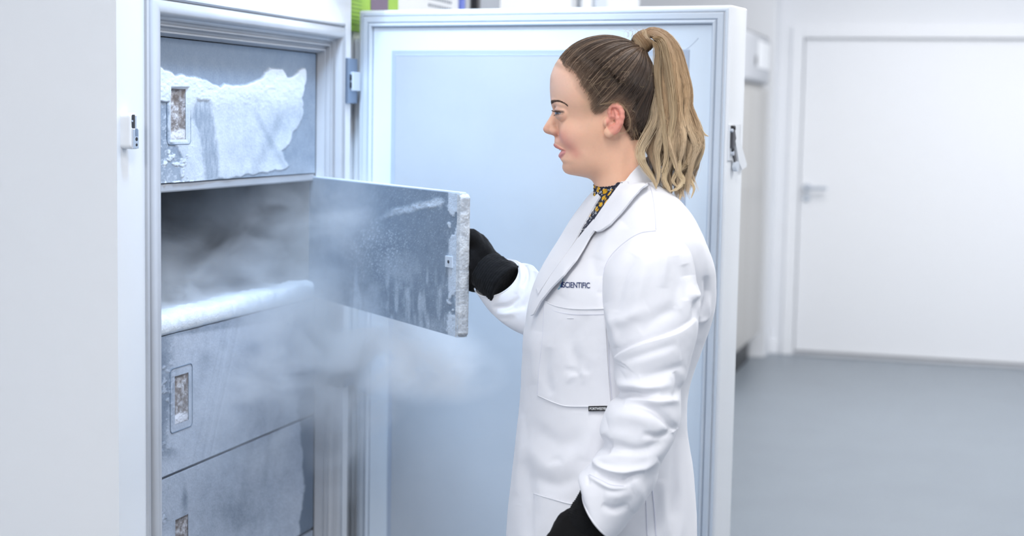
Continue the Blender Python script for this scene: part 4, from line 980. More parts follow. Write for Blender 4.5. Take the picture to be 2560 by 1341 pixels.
# swept strands, from every point of the scalp to the tie
def swept(n, seed, hmin, hmax, rad, lift, tint_fn, fly=0.0, side=None):
    r = np.random.default_rng(seed); D = []
    while sum(map(len, D)) < n:
        q = r.normal(size=(n*3, 3)); q /= np.linalg.norm(q, axis=1)[:, None]; q = q[(q@td) < .93]
        if side: q[:, 2] = np.abs(q[:, 2])
        p = HCEN+q*hair_radius(q)[:, None]; h = hairline(p[:, 0], p[:, 1]); D.append(q[(h < hmax) & (h > hmin)])
    D = np.concatenate(D)[:n]; K = 15; t = np.linspace(0, 1, K)
    om = np.arccos(np.clip(D@td, -1, 1)); tt = t**.92
    Q = (np.sin((1-tt)[None]*om[:, None])[..., None]*D[:, None]+np.sin(tt[None]*om[:, None])[..., None]*td)/np.sin(om)[:, None, None]
    az = azim(D); sag = (fbm(np.stack([np.cos(az)*30, np.sin(az)*30, az*0+seed], -1), 2)-.5)
    perp = np.cross(td, D); perp /= np.linalg.norm(perp, axis=1)[:, None]
    Q = Q+perp[:, None]*(np.sin(math.pi*tt)[None, :, None]*(sag*.10+r.normal(size=n)*.006)[:, None, None]); Q /= np.linalg.norm(Q, axis=2)[..., None]
    Rr = hair_radius(Q.reshape(-1, 3)).reshape(n, K)
    g = groove(azim(Q.reshape(-1, 3)), 1.6).reshape(n, K)
    ly = r.random(n)*lift; PQ = HCEN+Q*Rr[..., None]; hq = hairline(PQ[..., 0], PQ[..., 1])
    gm = smooth(-6, -30, hq)
    o_ = np.maximum(capoff(hq), np.where(hq > -1, -3.2, -7))+.6+(g-.5)*7*gm+ly[:, None]*smooth(0, .3, t)[None]+fly*np.sin(t*math.pi)[None]*r.random(n)[:, None]
    W_ = HCEN+Q*(Rr+o_)[..., None]
    fin = smooth(.82, 1, t)[None, :, None]; W_ = W_*(1-fin*.55)+(TIE+np.stack([r.normal(size=n)*5, r.normal(size=n)*5, r.normal(size=n)*9], -1)[:, None])*fin*.55
    rr = rad*(.55+.45*smooth(0, .12, t))[None]*(.7+.6*r.random(n))[:, None]
    return W_, rr*HF.s, tint_fn(D, az, t, r, W_)
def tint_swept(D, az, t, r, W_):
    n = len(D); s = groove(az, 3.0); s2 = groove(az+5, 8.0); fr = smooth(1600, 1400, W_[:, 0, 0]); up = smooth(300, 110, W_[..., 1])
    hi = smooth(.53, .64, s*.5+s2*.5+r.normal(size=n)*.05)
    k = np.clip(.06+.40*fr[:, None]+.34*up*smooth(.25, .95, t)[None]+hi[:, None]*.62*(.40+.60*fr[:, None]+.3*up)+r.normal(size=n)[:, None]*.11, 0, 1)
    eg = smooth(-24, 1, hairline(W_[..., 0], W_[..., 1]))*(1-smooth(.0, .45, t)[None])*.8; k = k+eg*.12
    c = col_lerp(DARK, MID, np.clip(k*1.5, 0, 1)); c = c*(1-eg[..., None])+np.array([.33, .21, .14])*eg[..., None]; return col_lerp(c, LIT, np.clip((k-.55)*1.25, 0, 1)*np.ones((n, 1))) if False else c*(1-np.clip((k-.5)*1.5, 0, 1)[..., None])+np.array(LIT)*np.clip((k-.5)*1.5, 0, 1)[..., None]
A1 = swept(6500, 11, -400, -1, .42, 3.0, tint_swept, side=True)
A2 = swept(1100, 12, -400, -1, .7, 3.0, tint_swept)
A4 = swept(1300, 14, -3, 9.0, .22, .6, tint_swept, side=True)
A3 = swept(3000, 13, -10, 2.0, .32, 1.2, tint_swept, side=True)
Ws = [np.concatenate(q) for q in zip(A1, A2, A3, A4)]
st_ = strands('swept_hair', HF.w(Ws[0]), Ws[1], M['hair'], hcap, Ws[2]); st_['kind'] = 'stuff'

# the lock wound round the tie
def wrap():
    r = np.random.default_rng(21); n = 900; K = 14; W_ = []; C_ = []
    ax = np.array([.80, -.60, 0]); ax /= np.linalg.norm(ax); e1 = np.array([0, 0, 1.]); e2 = np.cross(ax, e1)
    ctr = np.array([1607., 107., 0.])
    for i in range(n):
        h = r.random(); a0 = r.random()*6.28; sp = 2.6+r.random(); t = np.linspace(0, 1, K)
        ph = a0+sp*t; rad = 12+14.5*math.sin((.12+.76*h)*math.pi)**.7+r.normal()*.7; hh = (h-.5)*33+(t-.5)*11+2.5*np.sin(ph*2+h*5)
        p = ctr+ax*hh[:, None]+rad*(np.cos(ph)[:, None]*e1*.95+np.sin(ph)[:, None]*e2); W_.append(p)
        k = .35+.4*math.sin(h*9)+r.normal()*.2; C_.append(np.tile(np.array(ROOTY)*(1-np.clip(k, 0, 1))+np.array([.56, .42, .27])*np.clip(k, 0, 1), (K, 1)))
    strands('hair_wrap', HF.w(np.array(W_)), np.full((n, K), .5)*HF.s, M['hair'], hcap, np.array(C_))['kind'] = 'stuff'
    # the core inside
    K = 24; ph = np.linspace(0, 2*math.pi, K, endpoint=False); V = []
    for h, rad in ((-17, 12), (-11, 20), (-4, 24.5), (4, 24.5), (11, 20), (17, 12)): V += [ctr+ax*h+rad*(math.cos(q)*e1+math.sin(q)*e2) for q in ph]
    o = mesh_from('hair_tie', HF.w(np.array(V)), [tuple(f) for f in grid_faces(6, K, True)]+[tuple(range(K)), tuple(range(5*K, 6*K))[::-1]], M['hair'], hcap, True); attr(o, 'tint', np.tile(DARK, (len(V), 1)))
wrap()

# ponytail: between a front and a back guide, in clumps that part towards the tips
GF = catmull([(1606, 98), (1630, 98), (1641, 116), (1642, 150), (1641, 205), (1640, 260), (1634, 305), (1622, 340), (1616, 380), (1622, 420), (1630, 470)], 80)
GB = catmull([(1596, 86), (1628, 71), (1666, 84), (1697, 122), (1713, 170), (1724, 220), (1727, 270), (1741, 315), (1752, 360), (1742, 410), (1735, 470)], 80)
def ponytail():
    r = np.random.default_rng(31); n = 8200; K = 22; t = np.linspace(0, 1, K)
    ncl = 90; cw = np.sort(r.random(ncl)); cz = r.random(ncl)*2-1; cph = r.random(ncl)*6.28; cf = 1.6+r.random(ncl)*2.2; cam_ = r.random(ncl); clen = .80+.26*r.random(ncl)-.10*np.abs(cw-.55)
    cc = r.random(ncl)
    ci = r.integers(0, ncl, n); w0 = np.clip(cw[ci]+r.normal(size=n)*.035, .0, 1); z0 = np.clip(cz[ci]+r.normal(size=n)*.16, -1, 1)
    L_ = np.clip(clen[ci]+r.normal(size=n)*.035, .5, 1.10); tt = t[None]*L_[:, None]
    idx = np.clip(tt, 0, 1)*79; i0 = np.minimum(idx.astype(int), 78); f_ = (idx-i0)[..., None]
    gf = GF[i0]*(1-f_)+GF[i0+1]*f_; gb = GB[i0]*(1-f_)+GB[i0+1]*f_
    over = np.clip(tt-1, 0, .2)[..., None]; gf = gf+over*np.array([10., 300.]); gb = gb+over*np.array([-20., 300.])
    # strands gather into their clump towards the end
    gather = smooth(.35, .95, tt)*.62; w_ = w0[:, None]*(1-gather)+cw[ci][:, None]*gather; z_ = z0[:, None]*(1-gather)+cz[ci][:, None]*gather
    wav = smooth(.25, .9, tt); osc = np.sin(tt*2*math.pi*cf[ci][:, None]+cph[ci][:, None]); osc2 = np.cos(tt*2*math.pi*cf[ci][:, None]*.9+cph[ci][:, None]*1.7)
    P2 = gf*(1-w_[..., None])+gb*w_[..., None]; wid = np.linalg.norm(gb-gf, axis=2)
    x = P2[..., 0]+osc*wav*wid*.075*(.4+cam_[ci])[:, None]+r.normal(size=n)[:, None]*1.0*smooth(0, .2, tt)
    y = P2[..., 1]+osc2*wav*3.0
    curl = smooth(.84, 1.04, tt)*(cam_[ci]-.45)[:, None]; x = x+curl*26*np.sin(cph[ci])[:, None]
    hz = wid*.46*np.sqrt(np.clip(1-(2*w_-1)**2*.9, .05, 1)); z = z_*hz+osc2*wav*5
    # a fringe of loose hairs
    lo = r.random(n) < .035; x = x+np.where(lo[:, None], smooth(.2, 1, tt)*(r.normal(size=n)*9)[:, None], 0)
    W_ = np.stack([x, y, z], -1)
    x = x+2.2*np.sin(tt*(5+5*r.random(n))[:, None]+6.28*r.random(n)[:, None])*smooth(.05, .3, tt)
    W_[..., 0] = x
    tone = r.normal(size=n)*.19+(cc[ci]-.5)*.65
    k = np.clip(smooth(.06, .62, tt)+tone[:, None]*(.35+.65*smooth(0, .5, tt)), 0, 1)
    c = np.array(ROOTY)*(1-k[..., None])+np.array([.70, .49, .29])*k[..., None]
    k2 = np.clip(smooth(.45, .95, tt)*.85+tone[:, None]*.5, 0, 1)[..., None]; c = c*(1-k2)+np.array(BLOND)*k2
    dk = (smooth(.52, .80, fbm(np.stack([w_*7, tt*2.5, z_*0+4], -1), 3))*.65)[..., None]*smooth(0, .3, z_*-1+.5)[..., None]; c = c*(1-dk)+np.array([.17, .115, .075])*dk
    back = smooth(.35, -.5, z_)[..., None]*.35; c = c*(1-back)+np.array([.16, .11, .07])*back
    rad = .46*(1-.55*smooth(.7, 1, t))[None]*(.7+.6*r.random(n))[:, None]; rad[lo] *= .45
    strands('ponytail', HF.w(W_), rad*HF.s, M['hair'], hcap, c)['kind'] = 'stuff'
    # inner mass
    m = 46; q = np.linspace(0.0, .80, m); V = []
    for tq in q:
        i = tq*79; i0 = int(i); fx = i-i0; a = GF[i0]*(1-fx)+GF[i0+1]*fx; b = GB[i0]*(1-fx)+GB[i0+1]*fx; c0 = (a+b)/2; hw = np.linalg.norm(b-a)/2*.74*(1-.5*smooth(.55, .8, tq)); e = (b-a)/np.linalg.norm(b-a)
        for s_ in np.linspace(0, 2*math.pi, 24, endpoint=False): V.append((c0[0]+e[0]*hw*math.cos(s_), c0[1]+e[1]*hw*math.cos(s_), hw*.8*math.sin(s_)))
    o = mesh_from('ponytail_core', HF.w(np.array(V)), grid_faces(m, 24, True), M['hair'], hcap, True); kk = np.repeat(q, 24)[:, None]; attr(o, 'tint', np.array([.14, .09, .05])*(1-kk)+np.array([.36, .26, .17])*kk)
    # loose locks: the one that sweeps forward over the collar, and curls at the tips
    def lock(pts, n, wd, z0, c0, c1, seed, spread=1.0, rad=.46):
        n = int(n*1.5)
        g = np.random.default_rng(seed); G = catmull(pts, 26); tq = np.linspace(0, 1, 26); T = np.gradient(G, axis=0); T /= np.linalg.norm(T, axis=1)[:, None]; N_ = np.stack([-T[:, 1], T[:, 0]], -1)
        wdt = wd*(np.sin(np.clip(tq*.9+.12, 0, 1)*math.pi)**.6*.8+.2)*np.linspace(1, .45, 26)*(.25+.75*smooth(0, .2, tq)); o1 = g.normal(size=n)*.5; o2 = g.normal(size=n)*.5
        xy = G[None]+N_[None]*(o1[:, None]*wdt[None])[..., None]; xy = xy+N_[None]*(np.sin(tq[None]*(5+4*g.random(n))[:, None]+6.28*g.random(n)[:, None])*wdt[None]*.22)[..., None]; zz = np.interp(tq, np.linspace(0, 1, len(z0)), z0)[None]+o2[:, None]*wdt[None]*.7
        W2 = np.concatenate([xy, zz[..., None]], -1); kk = np.clip(tq[None]+g.normal(size=n)[:, None]*.2, 0, 1)[..., None]
        cc_ = np.array(c0)*(1-kk)+np.array(c1)*kk; return W2, np.tile(rad*(1-.6*smooth(.6, 1, tq)), (n, 1))*HF.s, cc_
    B1, B2 = (.64, .50, .34), (.88, .71, .47)
    LK = [lock([(1640, 205), (1638, 265), (1633, 305), (1612, 345), (1599, 372), (1600, 398), (1612, 420), (1630, 445), (1638, 468)], 150, 13, (36, 44, 62, 84, 90, 92), B1, B2, 1),
          lock([(1652, 250), (1650, 320), (1640, 380), (1644, 430), (1640, 462)], 90, 9, (44, 60, 70), B1, B2, 2),
          lock([(1668, 380), (1660, 420), (1658, 445), (1668, 468), (1674, 478)], 70, 7, (50, 60, 62), B2, B2, 3),
          lock([(1700, 390), (1694, 425), (1704, 450), (1690, 470), (1672, 476)], 70, 7, (50, 55, 62), B2, B2, 4),
          lock([(1722, 380), (1712, 410), (1690, 430), (1680, 450), (1690, 465)], 80, 8, (30, 50, 62), (.42, .29, .16), B2, 5),
          lock([(1730, 400), (1722, 440), (1733, 470), (1726, 495)], 50, 5, (20, 30, 30), B2, B2, 6),
          lock([(1705, 420), (1708, 450), (1700, 480), (1697, 500)], 70, 7, (20, 36, 46), (.60, .46, .30), B2, 7),
          lock([(1725, 300), (1745, 335), (1751, 370), (1742, 405), (1730, 430)], 130, 9, (10, 16, 10), B1, B2, 8),
          lock([(1725, 280), (1742, 312), (1758, 335), (1770, 342)], 16, 6, (8, 10, 8), B2, B2, 9, rad=.35),
          lock([(1628, 104), (1640, 130), (1640, 200), (1652, 300), (1662, 380), (1652, 430)], 110, 10, (14, 30, 48, 60, 62), (.40, .27, .15), B2, 10),
          lock([(1630, 98), (1652, 110), (1668, 180), (1680, 280), (1672, 360), (1684, 420)], 120, 12, (14, 30, 50, 58, 58), (.42, .28, .15), B2, 11)]
    W2, R2, C2 = [np.concatenate(q) for q in zip(*LK)]
    strands('loose_locks', HF.w(W2), R2, M['hair'], hcap, C2)['kind'] = 'stuff'
    # flyaway and baby hairs
    F2 = []
    g = np.random.default_rng(77)
    def fly(pts, z, n=1, j=1.5):
        for _ in range(n):
            p = np.array(pts, float)+g.normal(size=(len(pts), 2))*j; q = catmull(p, 14); F2.append(np.concatenate([q, np.interp(np.linspace(0, 1, 14), np.linspace(0, 1, len(z)), z)[:, None]+g.normal()*2], 1))
    fly([(1500, 262), (1535, 257), (1560, 270), (1573, 295), (1573, 318), (1560, 330), (1545, 332)], (98, 104, 110, 110, 106, 100, 98), 7, 1.3)
    fly([(1470, 232), (1481, 262), (1482, 300)], (94, 96, 90), 2, 3)
    fly([(1486, 215), (1498, 232), (1506, 246)], (116, 118, 112), 2, 4)
    fly([(1583, 320), (1590, 345), (1597, 365)], (78, 74, 66), 6, 3)
    fly([(1600, 330), (1612, 350), (1618, 372)], (60, 64, 60), 5, 3)
    for _ in range(16):
        a = 1470+g.random()*150; b = 170+g.random()*120; an = g.random()*6.28; l_ = 16+g.random()*20
        fly([(a, b), (a+math.cos(an)*l_*.5, b+math.sin(an)*l_*.5), (a+math.cos(an+.8)*l_, b+math.sin(an+.4)*l_)], (116, 119, 118), 1, 0)
    for _ in range(26):
        a = 1560+g.random()*90; b = 96-6*math.sin((a-1560)/90*3.1)-6; l_ = 10+g.random()*16
        fly([(a, b+8), (a+l_*.2*g.normal(), b-4), (a+l_*g.normal()*.8, b-4-l_*.5)], (0, 3, 6), 1, .5)
    F2 = np.array(F2); S2 = F2.shape[0]
    for k in range(S2):                       # keep them outside the head
        q = F2[k]; dd_ = np.minimum(hair_sdf(q), head_sdf(q)); q[:, 2] += np.where((dd_ < 1) & (q[:, 1] > 130), np.clip(1-dd_, 0, 25), 0)
    strands('flyaway_hairs', HF.w(F2), np.tile(np.linspace(.24, .10, 14), (S2, 1))*HF.s, M['hair'], hcap, np.tile((.52, .38, .22), (S2, 14, 1)))['kind'] = 'stuff'
ponytail()
# ------------------------------------------------------------------ lab coat
EXp = HF.ex; NNp = np.array([-Fv[0], -Fv[1], 0]); NNp /= np.linalg.norm(NNp)
def Dp(py): return 2.5+6.1e-5*(np.asarray(py, float)-280)
def Wp(px, py, c=0.0): return at_depth(px, py, Dp(py)-np.asarray(c, float))
def fold(P, N, strokes, lo=None):
    """press drapery folds into a surface: each stroke is (points in px, width px, height mm, kind)"""
    px, py = proj(P); vis = smooth(-.05, .35, N@(-Fv)); D = np.zeros(len(P))
    for pts, wd, amp, kind in strokes:
        pts_ = catmull(pts, max(8, 4*len(pts))) if len(pts) > 2 else np.array(pts, float)
        d, sg, t = sdline(px, py, pts_); env = np.clip(np.sin(np.clip(t, 0, 1)*math.pi), 0, 1)**.6; amp = amp*.92
        if kind == 'r': h = np.exp(-(d/wd)**2)
        elif kind == 'v': h = -np.exp(-(d/wd)**2)
        else:                                  # 's': a ledge, full on the right-hand side of the stroke, falling off with distance
            s_ = sg*d*(1 if kind == 's' else -1); h = np.where(s_ > 0, np.exp(-(s_/(wd*2.4))**2), -0.45*np.exp(-(s_/(wd*.7))**2)) 
            h = np.where((s_ > -wd*.22) & (s_ < wd*.22), lerp(-.45, 1, (s_/(wd*.44)+.5)), h)
        D += h*env*amp*1e-3
    return D*vis
def vnormals(V, F_):
    n = np.zeros_like(V); a, b, c, d = (V[F_[:, k]] for k in range(4)); f = np.cross(c-a, d-b)
    for k in range(4): np.add.at(n, F_[:, k], f)
    return n/(np.linalg.norm(n, axis=1)[:, None]+1e-12)
def loft(rows, nu, nv, axis_fn, strokes=(), expo=2.0, noise=0.0012, name='', m=None, parent=None, caps=False):
    """rings from rows (interpolated smoothly); axis_fn(row values)->centre,e1,e2 half axes"""
    R = catmull(np.array(rows, float), nu); an = np.linspace(0, 2*math.pi, nv, endpoint=False); ca, sa = np.cos(an), np.sin(an)
    ca = np.sign(ca)*np.abs(ca)**(2/expo); sa = np.sign(sa)*np.abs(sa)**(2/expo)
    V = np.zeros((nu, nv, 3))
    for i in range(nu):
        c, e1, e2 = axis_fn(R[i]); V[i] = c+ca[:, None]*e1+sa[:, None]*e2
    V = V.reshape(-1, 3); F_ = grid_faces(nu, nv, True); N = vnormals(V, F_)
    cen = V.reshape(nu, nv, 3).mean(1, keepdims=True); out = ((V.reshape(nu, nv, 3)-cen).reshape(-1, 3)*N).sum(1).mean(); 
    if out < 0: N = -N; F_ = F_[:, ::-1]
    D = fold(V, N, strokes)+noise*2*(fbm(V*14, 4)-.5)+noise*.6*(fbm(V*45, 3)-.5)
    V = V+N*D[:, None]
    o = mesh_from(name, V, F_, m, parent, True); return o, V, F_
PHI = math.radians(20); EXh = np.cross(Fv, [0, 0, 1.]); EXh /= np.linalg.norm(EXh)
dirf = -EXh*math.cos(PHI)+NNp*math.sin(PHI); dirl = NNp*math.cos(PHI)+EXh*math.sin(PHI)
def torso_axes(r):
    y, xl, xr, B = r; m = (xl+xr)/2; c = Wp(m, y); E = (xr-xl)/2*Dp(y)/FPX
    A = math.sqrt(max(E*E-(B*math.sin(PHI))**2, .0009))/math.cos(PHI); return c, dirf*A, dirl*B
TROWS = [(452, 1512, 1632, .050), (470, 1500, 1660, .070), (495, 1478, 1690, .098), (530, 1455, 1716, .132), (565, 1432, 1733, .152), (600, 1412, 1748, .164), (650, 1378, 1768, .168), (700, 1349, 1777, .166), (760, 1329, 1777, .162), (815, 1318, 1762, .158), (860, 1311, 1745, .155), (960, 1308, 1712, .152), (1050, 1302, 1706, .158), (1150, 1292, 1718, .168), (1260, 1279, 1727, .178), (1341, 1272, 1729, .184), (1500, 1262, 1736, .192), (1650, 1256, 1742, .198), (1800, 1252, 1748, .202)]
TSTR = [([(1512, 668), (1506, 720), (1512, 770)], 10, 5, 'v'), ([(1497, 690), (1500, 730)], 10, 3, 'r'),
        ([(1395, 640), (1420, 690), (1400, 740)], 26, 4, 'r'), ([(1480, 640), (1490, 690), (1500, 740)], 12, 3, 'v'),
        ([(1470, 790), (1430, 850), (1440, 900), (1470, 940)], 18, 5, 'v'), ([(1408, 925), (1430, 928), (1462, 948)], 6, 3, 'v'), ([(1415, 955), (1440, 940), (1475, 938)], 6, 2.5, 'r'),
        ([(1375, 870), (1365, 930), (1378, 990)], 13, 4, 'v'), ([(1345, 830), (1335, 900), (1340, 960)], 14, 3, 'r'),
        ([(1320, 1060), (1400, 1110), (1480, 1080)], 22, 4, 'v'), ([(1310, 1110), (1380, 1170), (1460, 1130)], 20, 4, 'r'), ([(1320, 1190), (1390, 1215), (1450, 1190)], 16, 4, 'v'),
        ([(1370, 1160), (1390, 1150), (1410, 1155)], 6, 2, 'v'), ([(1310, 1150), (1325, 1250), (1318, 1341)], 18, 5, 'v'), ([(1300, 1040), (1300, 1140), (1290, 1240)], 14, 4, 'r'),
        ([(1690, 1060), (1690, 1180), (1680, 1300)], 16, 5, 'v'), ([(1655, 1200), (1665, 1341)], 12, 5, 'r'), ([(1705, 1100), (1700, 1200), (1708, 1341)], 10, 4, 'r'),
        ([(1765, 690), (1768, 740), (1750, 790)], 7, 7, 'v'), ([(1772, 730), (1768, 790), (1745, 810)], 5, 5, 'r'), ([(1730, 560), (1757, 640), (1765, 700)], 10, 4, 'r'),
        ([(1640, 470), (1690, 520), (1720, 580)], 20, 4, 'v'), ([(1560, 560), (1520, 600), (1500, 650)], 16, 5, 'r'), ([(1455, 900), (1460, 960)], 8, 3, 'r'),
        ([(1500, 1040), (1470, 1100), (1460, 1150)], 22, 5, 'r')]
coat, CV, CF = loft(TROWS, 330, 260, torso_axes, TSTR, 2.25, .0016, 'lab_coat', M['coat'], person)
coat['label'] = 'white cotton lab coat with embroidered chest'
# ---- near sleeve, hanging with a bent elbow
SR = [(1632, 580, 1646, 582, .118, .006), (1604, 587, 1674, 588, .122, .030), (1566, 604, 1706, 604, .128, .052), (1534, 634, 1725, 630, .134, .066), (1511, 672, 1735, 664, .138, .072), (1505, 715, 1741, 702, .142, .074), (1507, 770, 1752, 742, .148, .074), (1517, 835, 1746, 800, .156, .073), (1527, 872, 1740, 846, .162, .072), (1535, 910, 1728, 892, .168, .071), (1536, 952, 1716, 940, .176, .069), (1549, 986, 1703, 968, .184, .066), (1523, 1012, 1702, 1004, .190, .068), (1507, 1046, 1701, 1040, .196, .068), (1499, 1080, 1692, 1080, .202, .066), (1512, 1114, 1676, 1115, .206, .062), (1489, 1140, 1660, 1142, .209, .062), (1478, 1160, 1648, 1172, .211, .060), (1464, 1174, 1636, 1214, .213, .058), (1447, 1190, 1598, 1268, .215, .056), (1450, 1208, 1560, 1318, .217, .055), (1458, 1232, 1540, 1336, .218, .054)]
def sl_axes(r):
    lx, ly, rx, ry, c, h = r; a = Wp(lx, ly, c); b = Wp(rx, ry, c); mid = (a+b)/2; e1 = (b-a)/2; u = e1/np.linalg.norm(e1)
    k = smooth(1170, 1260, (ly+ry)/2); nn = NNp+(Wp(1500-16, 1280+9, .2)-Wp(1500, 1280, .2))/.011*.17*k; return mid, e1, nn*max(h, .004)
SSTR = [([(1741, 797), (1690, 830), (1600, 860), (1545, 886), (1532, 905)], 15, 8, 'q'), ([(1757, 745), (1742, 762), (1738, 800)], 8, 6, 'v'), ([(1722, 690), (1730, 735), (1752, 745)], 12, 6, 'r'),
        ([(1713, 661), (1722, 710), (1716, 750)], 10, 5, 'v'), ([(1655, 600), (1662, 650), (1656, 720)], 12, 5, 'r'), ([(1590, 640), (1555, 700), (1540, 780)], 14, 5, 'v'), ([(1620, 640), (1600, 720), (1580, 800)], 16, 4, 'r'), ([(1690, 640), (1700, 700), (1690, 770)], 16, 4, 'v'),
        ([(1520, 800), (1560, 800), (1620, 770)], 16, 5, 'r'), ([(1510, 760), (1535, 830), (1540, 870)], 10, 4, 'r'), ([(1600, 830), (1650, 790), (1700, 770)], 16, 5, 'v'),
        ([(1560, 940), (1620, 900), (1700, 880)], 22, 5, 'r'), ([(1600, 945), (1660, 930), (1715, 915)], 12, 5, 'v'), ([(1560, 905), (1620, 885), (1690, 860)], 10, 3, 'v'),
        ([(1548, 994), (1560, 984), (1580, 983), (1610, 988), (1650, 980)], 9, 10, 'v'), ([(1535, 965), (1580, 966), (1630, 972), (1680, 958)], 13, 8, 'r'), ([(1560, 1008), (1590, 1004), (1640, 1006), (1700, 1000)], 10, 7, 'r'),
        ([(1562, 1014), (1600, 1012), (1640, 1030), (1678, 1065), (1690, 1078)], 10, 9, 'v'), ([(1516, 1050), (1560, 1040), (1610, 1050), (1650, 1085)], 22, 7, 'r'), ([(1685, 1000), (1698, 960), (1690, 930)], 8, 6, 'v'),
        ([(1500, 1090), (1520, 1120), (1530, 1124)], 12, 7, 'v'), ([(1525, 1100), (1580, 1130), (1650, 1110), (1690, 1070)], 14, 6, 'v'), ([(1605, 1086), (1650, 1092), (1684, 1080)], 9, 6, 'v'),
        ([(1484, 1142), (1500, 1168), (1540, 1180), (1600, 1174), (1645, 1150)], 9, 8, 'r'), ([(1480, 1160), (1500, 1150), (1560, 1140), (1620, 1135)], 12, 5, 'r'), ([(1490, 1182), (1530, 1196), (1560, 1205), (1580, 1190), (1610, 1180)], 9, 8, 'v'),
        ([(1470, 1190), (1500, 1208), (1530, 1220), (1570, 1216)], 6, 6, 'r'), ([(1505, 1262), (1535, 1275), (1570, 1262)], 9, 6, 'v'), ([(1510, 1240), (1540, 1240), (1580, 1230)], 14, 5, 'r'), ([(1590, 1200), (1600, 1240), (1580, 1280)], 14, 5, 'r'),
        ([(1471, 1189), (1470, 1215)], 4, 3, 'v')]
slv, SV, SF = loft(SR, 420, 260, sl_axes, SSTR, 2.05, .0016, 'sleeve', M['coat'], coat)
# ---- far sleeve, reaching towards the freezer
FR = [(1520, 640, 1560, 760, -.12, .06), (1470, 660, 1500, 800, -.155, .06), (1420, 690, 1435, 850, -.19, .058), (1385, 700, 1375, 858, -.215, .056), (1360, 690, 1330, 846, -.235, .054), (1348, 684, 1312, 838, -.245, .052), (1340, 676, 1285, 826, -.255, .050), (1334, 668, 1262, 812, -.264, .049), (1328, 663, 1246, 800, -.272, .048), (1321, 662, 1236, 791, -.280, .047), (1311, 666, 1228, 783, -.287, .045), (1301, 657, 1216, 768, -.295, .047), (1290, 653, 1203, 748, -.303, .046), (1286, 655, 1197, 737, -.308, .045)]
def fr_axes(r):
    lx, ly, rx, ry, c, h = r; a = Wp(lx, ly, c); b = Wp(rx, ry, c); return (a+b)/2, (b-a)/2, (NNp+EXp*.55-Uv*.25)*h
FSTR = [([(1313, 664), (1318, 690), (1306, 720)], 5, 6, 'v'), ([(1325, 664), (1330, 700), (1318, 740), (1290, 770)], 8, 5, 'r'), ([(1337, 680), (1325, 740), (1290, 790)], 8, 5, 'v'), ([(1300, 660), (1305, 700), (1290, 735)], 6, 3, 'r'), ([(1230, 770), (1270, 765), (1300, 745)], 7, 5, 'v'), ([(1240, 785), (1280, 785), (1310, 770)], 8, 5, 'r')]
fsl, _, _ = loft(FR, 200, 150, fr_axes, FSTR, 2.0, .0014, 'sleeve', M['coat'], coat)
# turned hems give the cuffs their thickness
def cuff_ring(axes, row, rad, nm, parent, m):
    c, e1, e2 = axes(row); an = np.linspace(0, 2*math.pi, 90, endpoint=False); return tube(nm, c+np.cos(an)[:, None]*e1+np.sin(an)[:, None]*e2, rad, m, parent, 8, True)
cuff_ring(sl_axes, SR[-1], .0016, 'hem', slv, M['coat']); cuff_ring(fr_axes, FR[-1], .0016, 'hem', fsl, M['coat'])

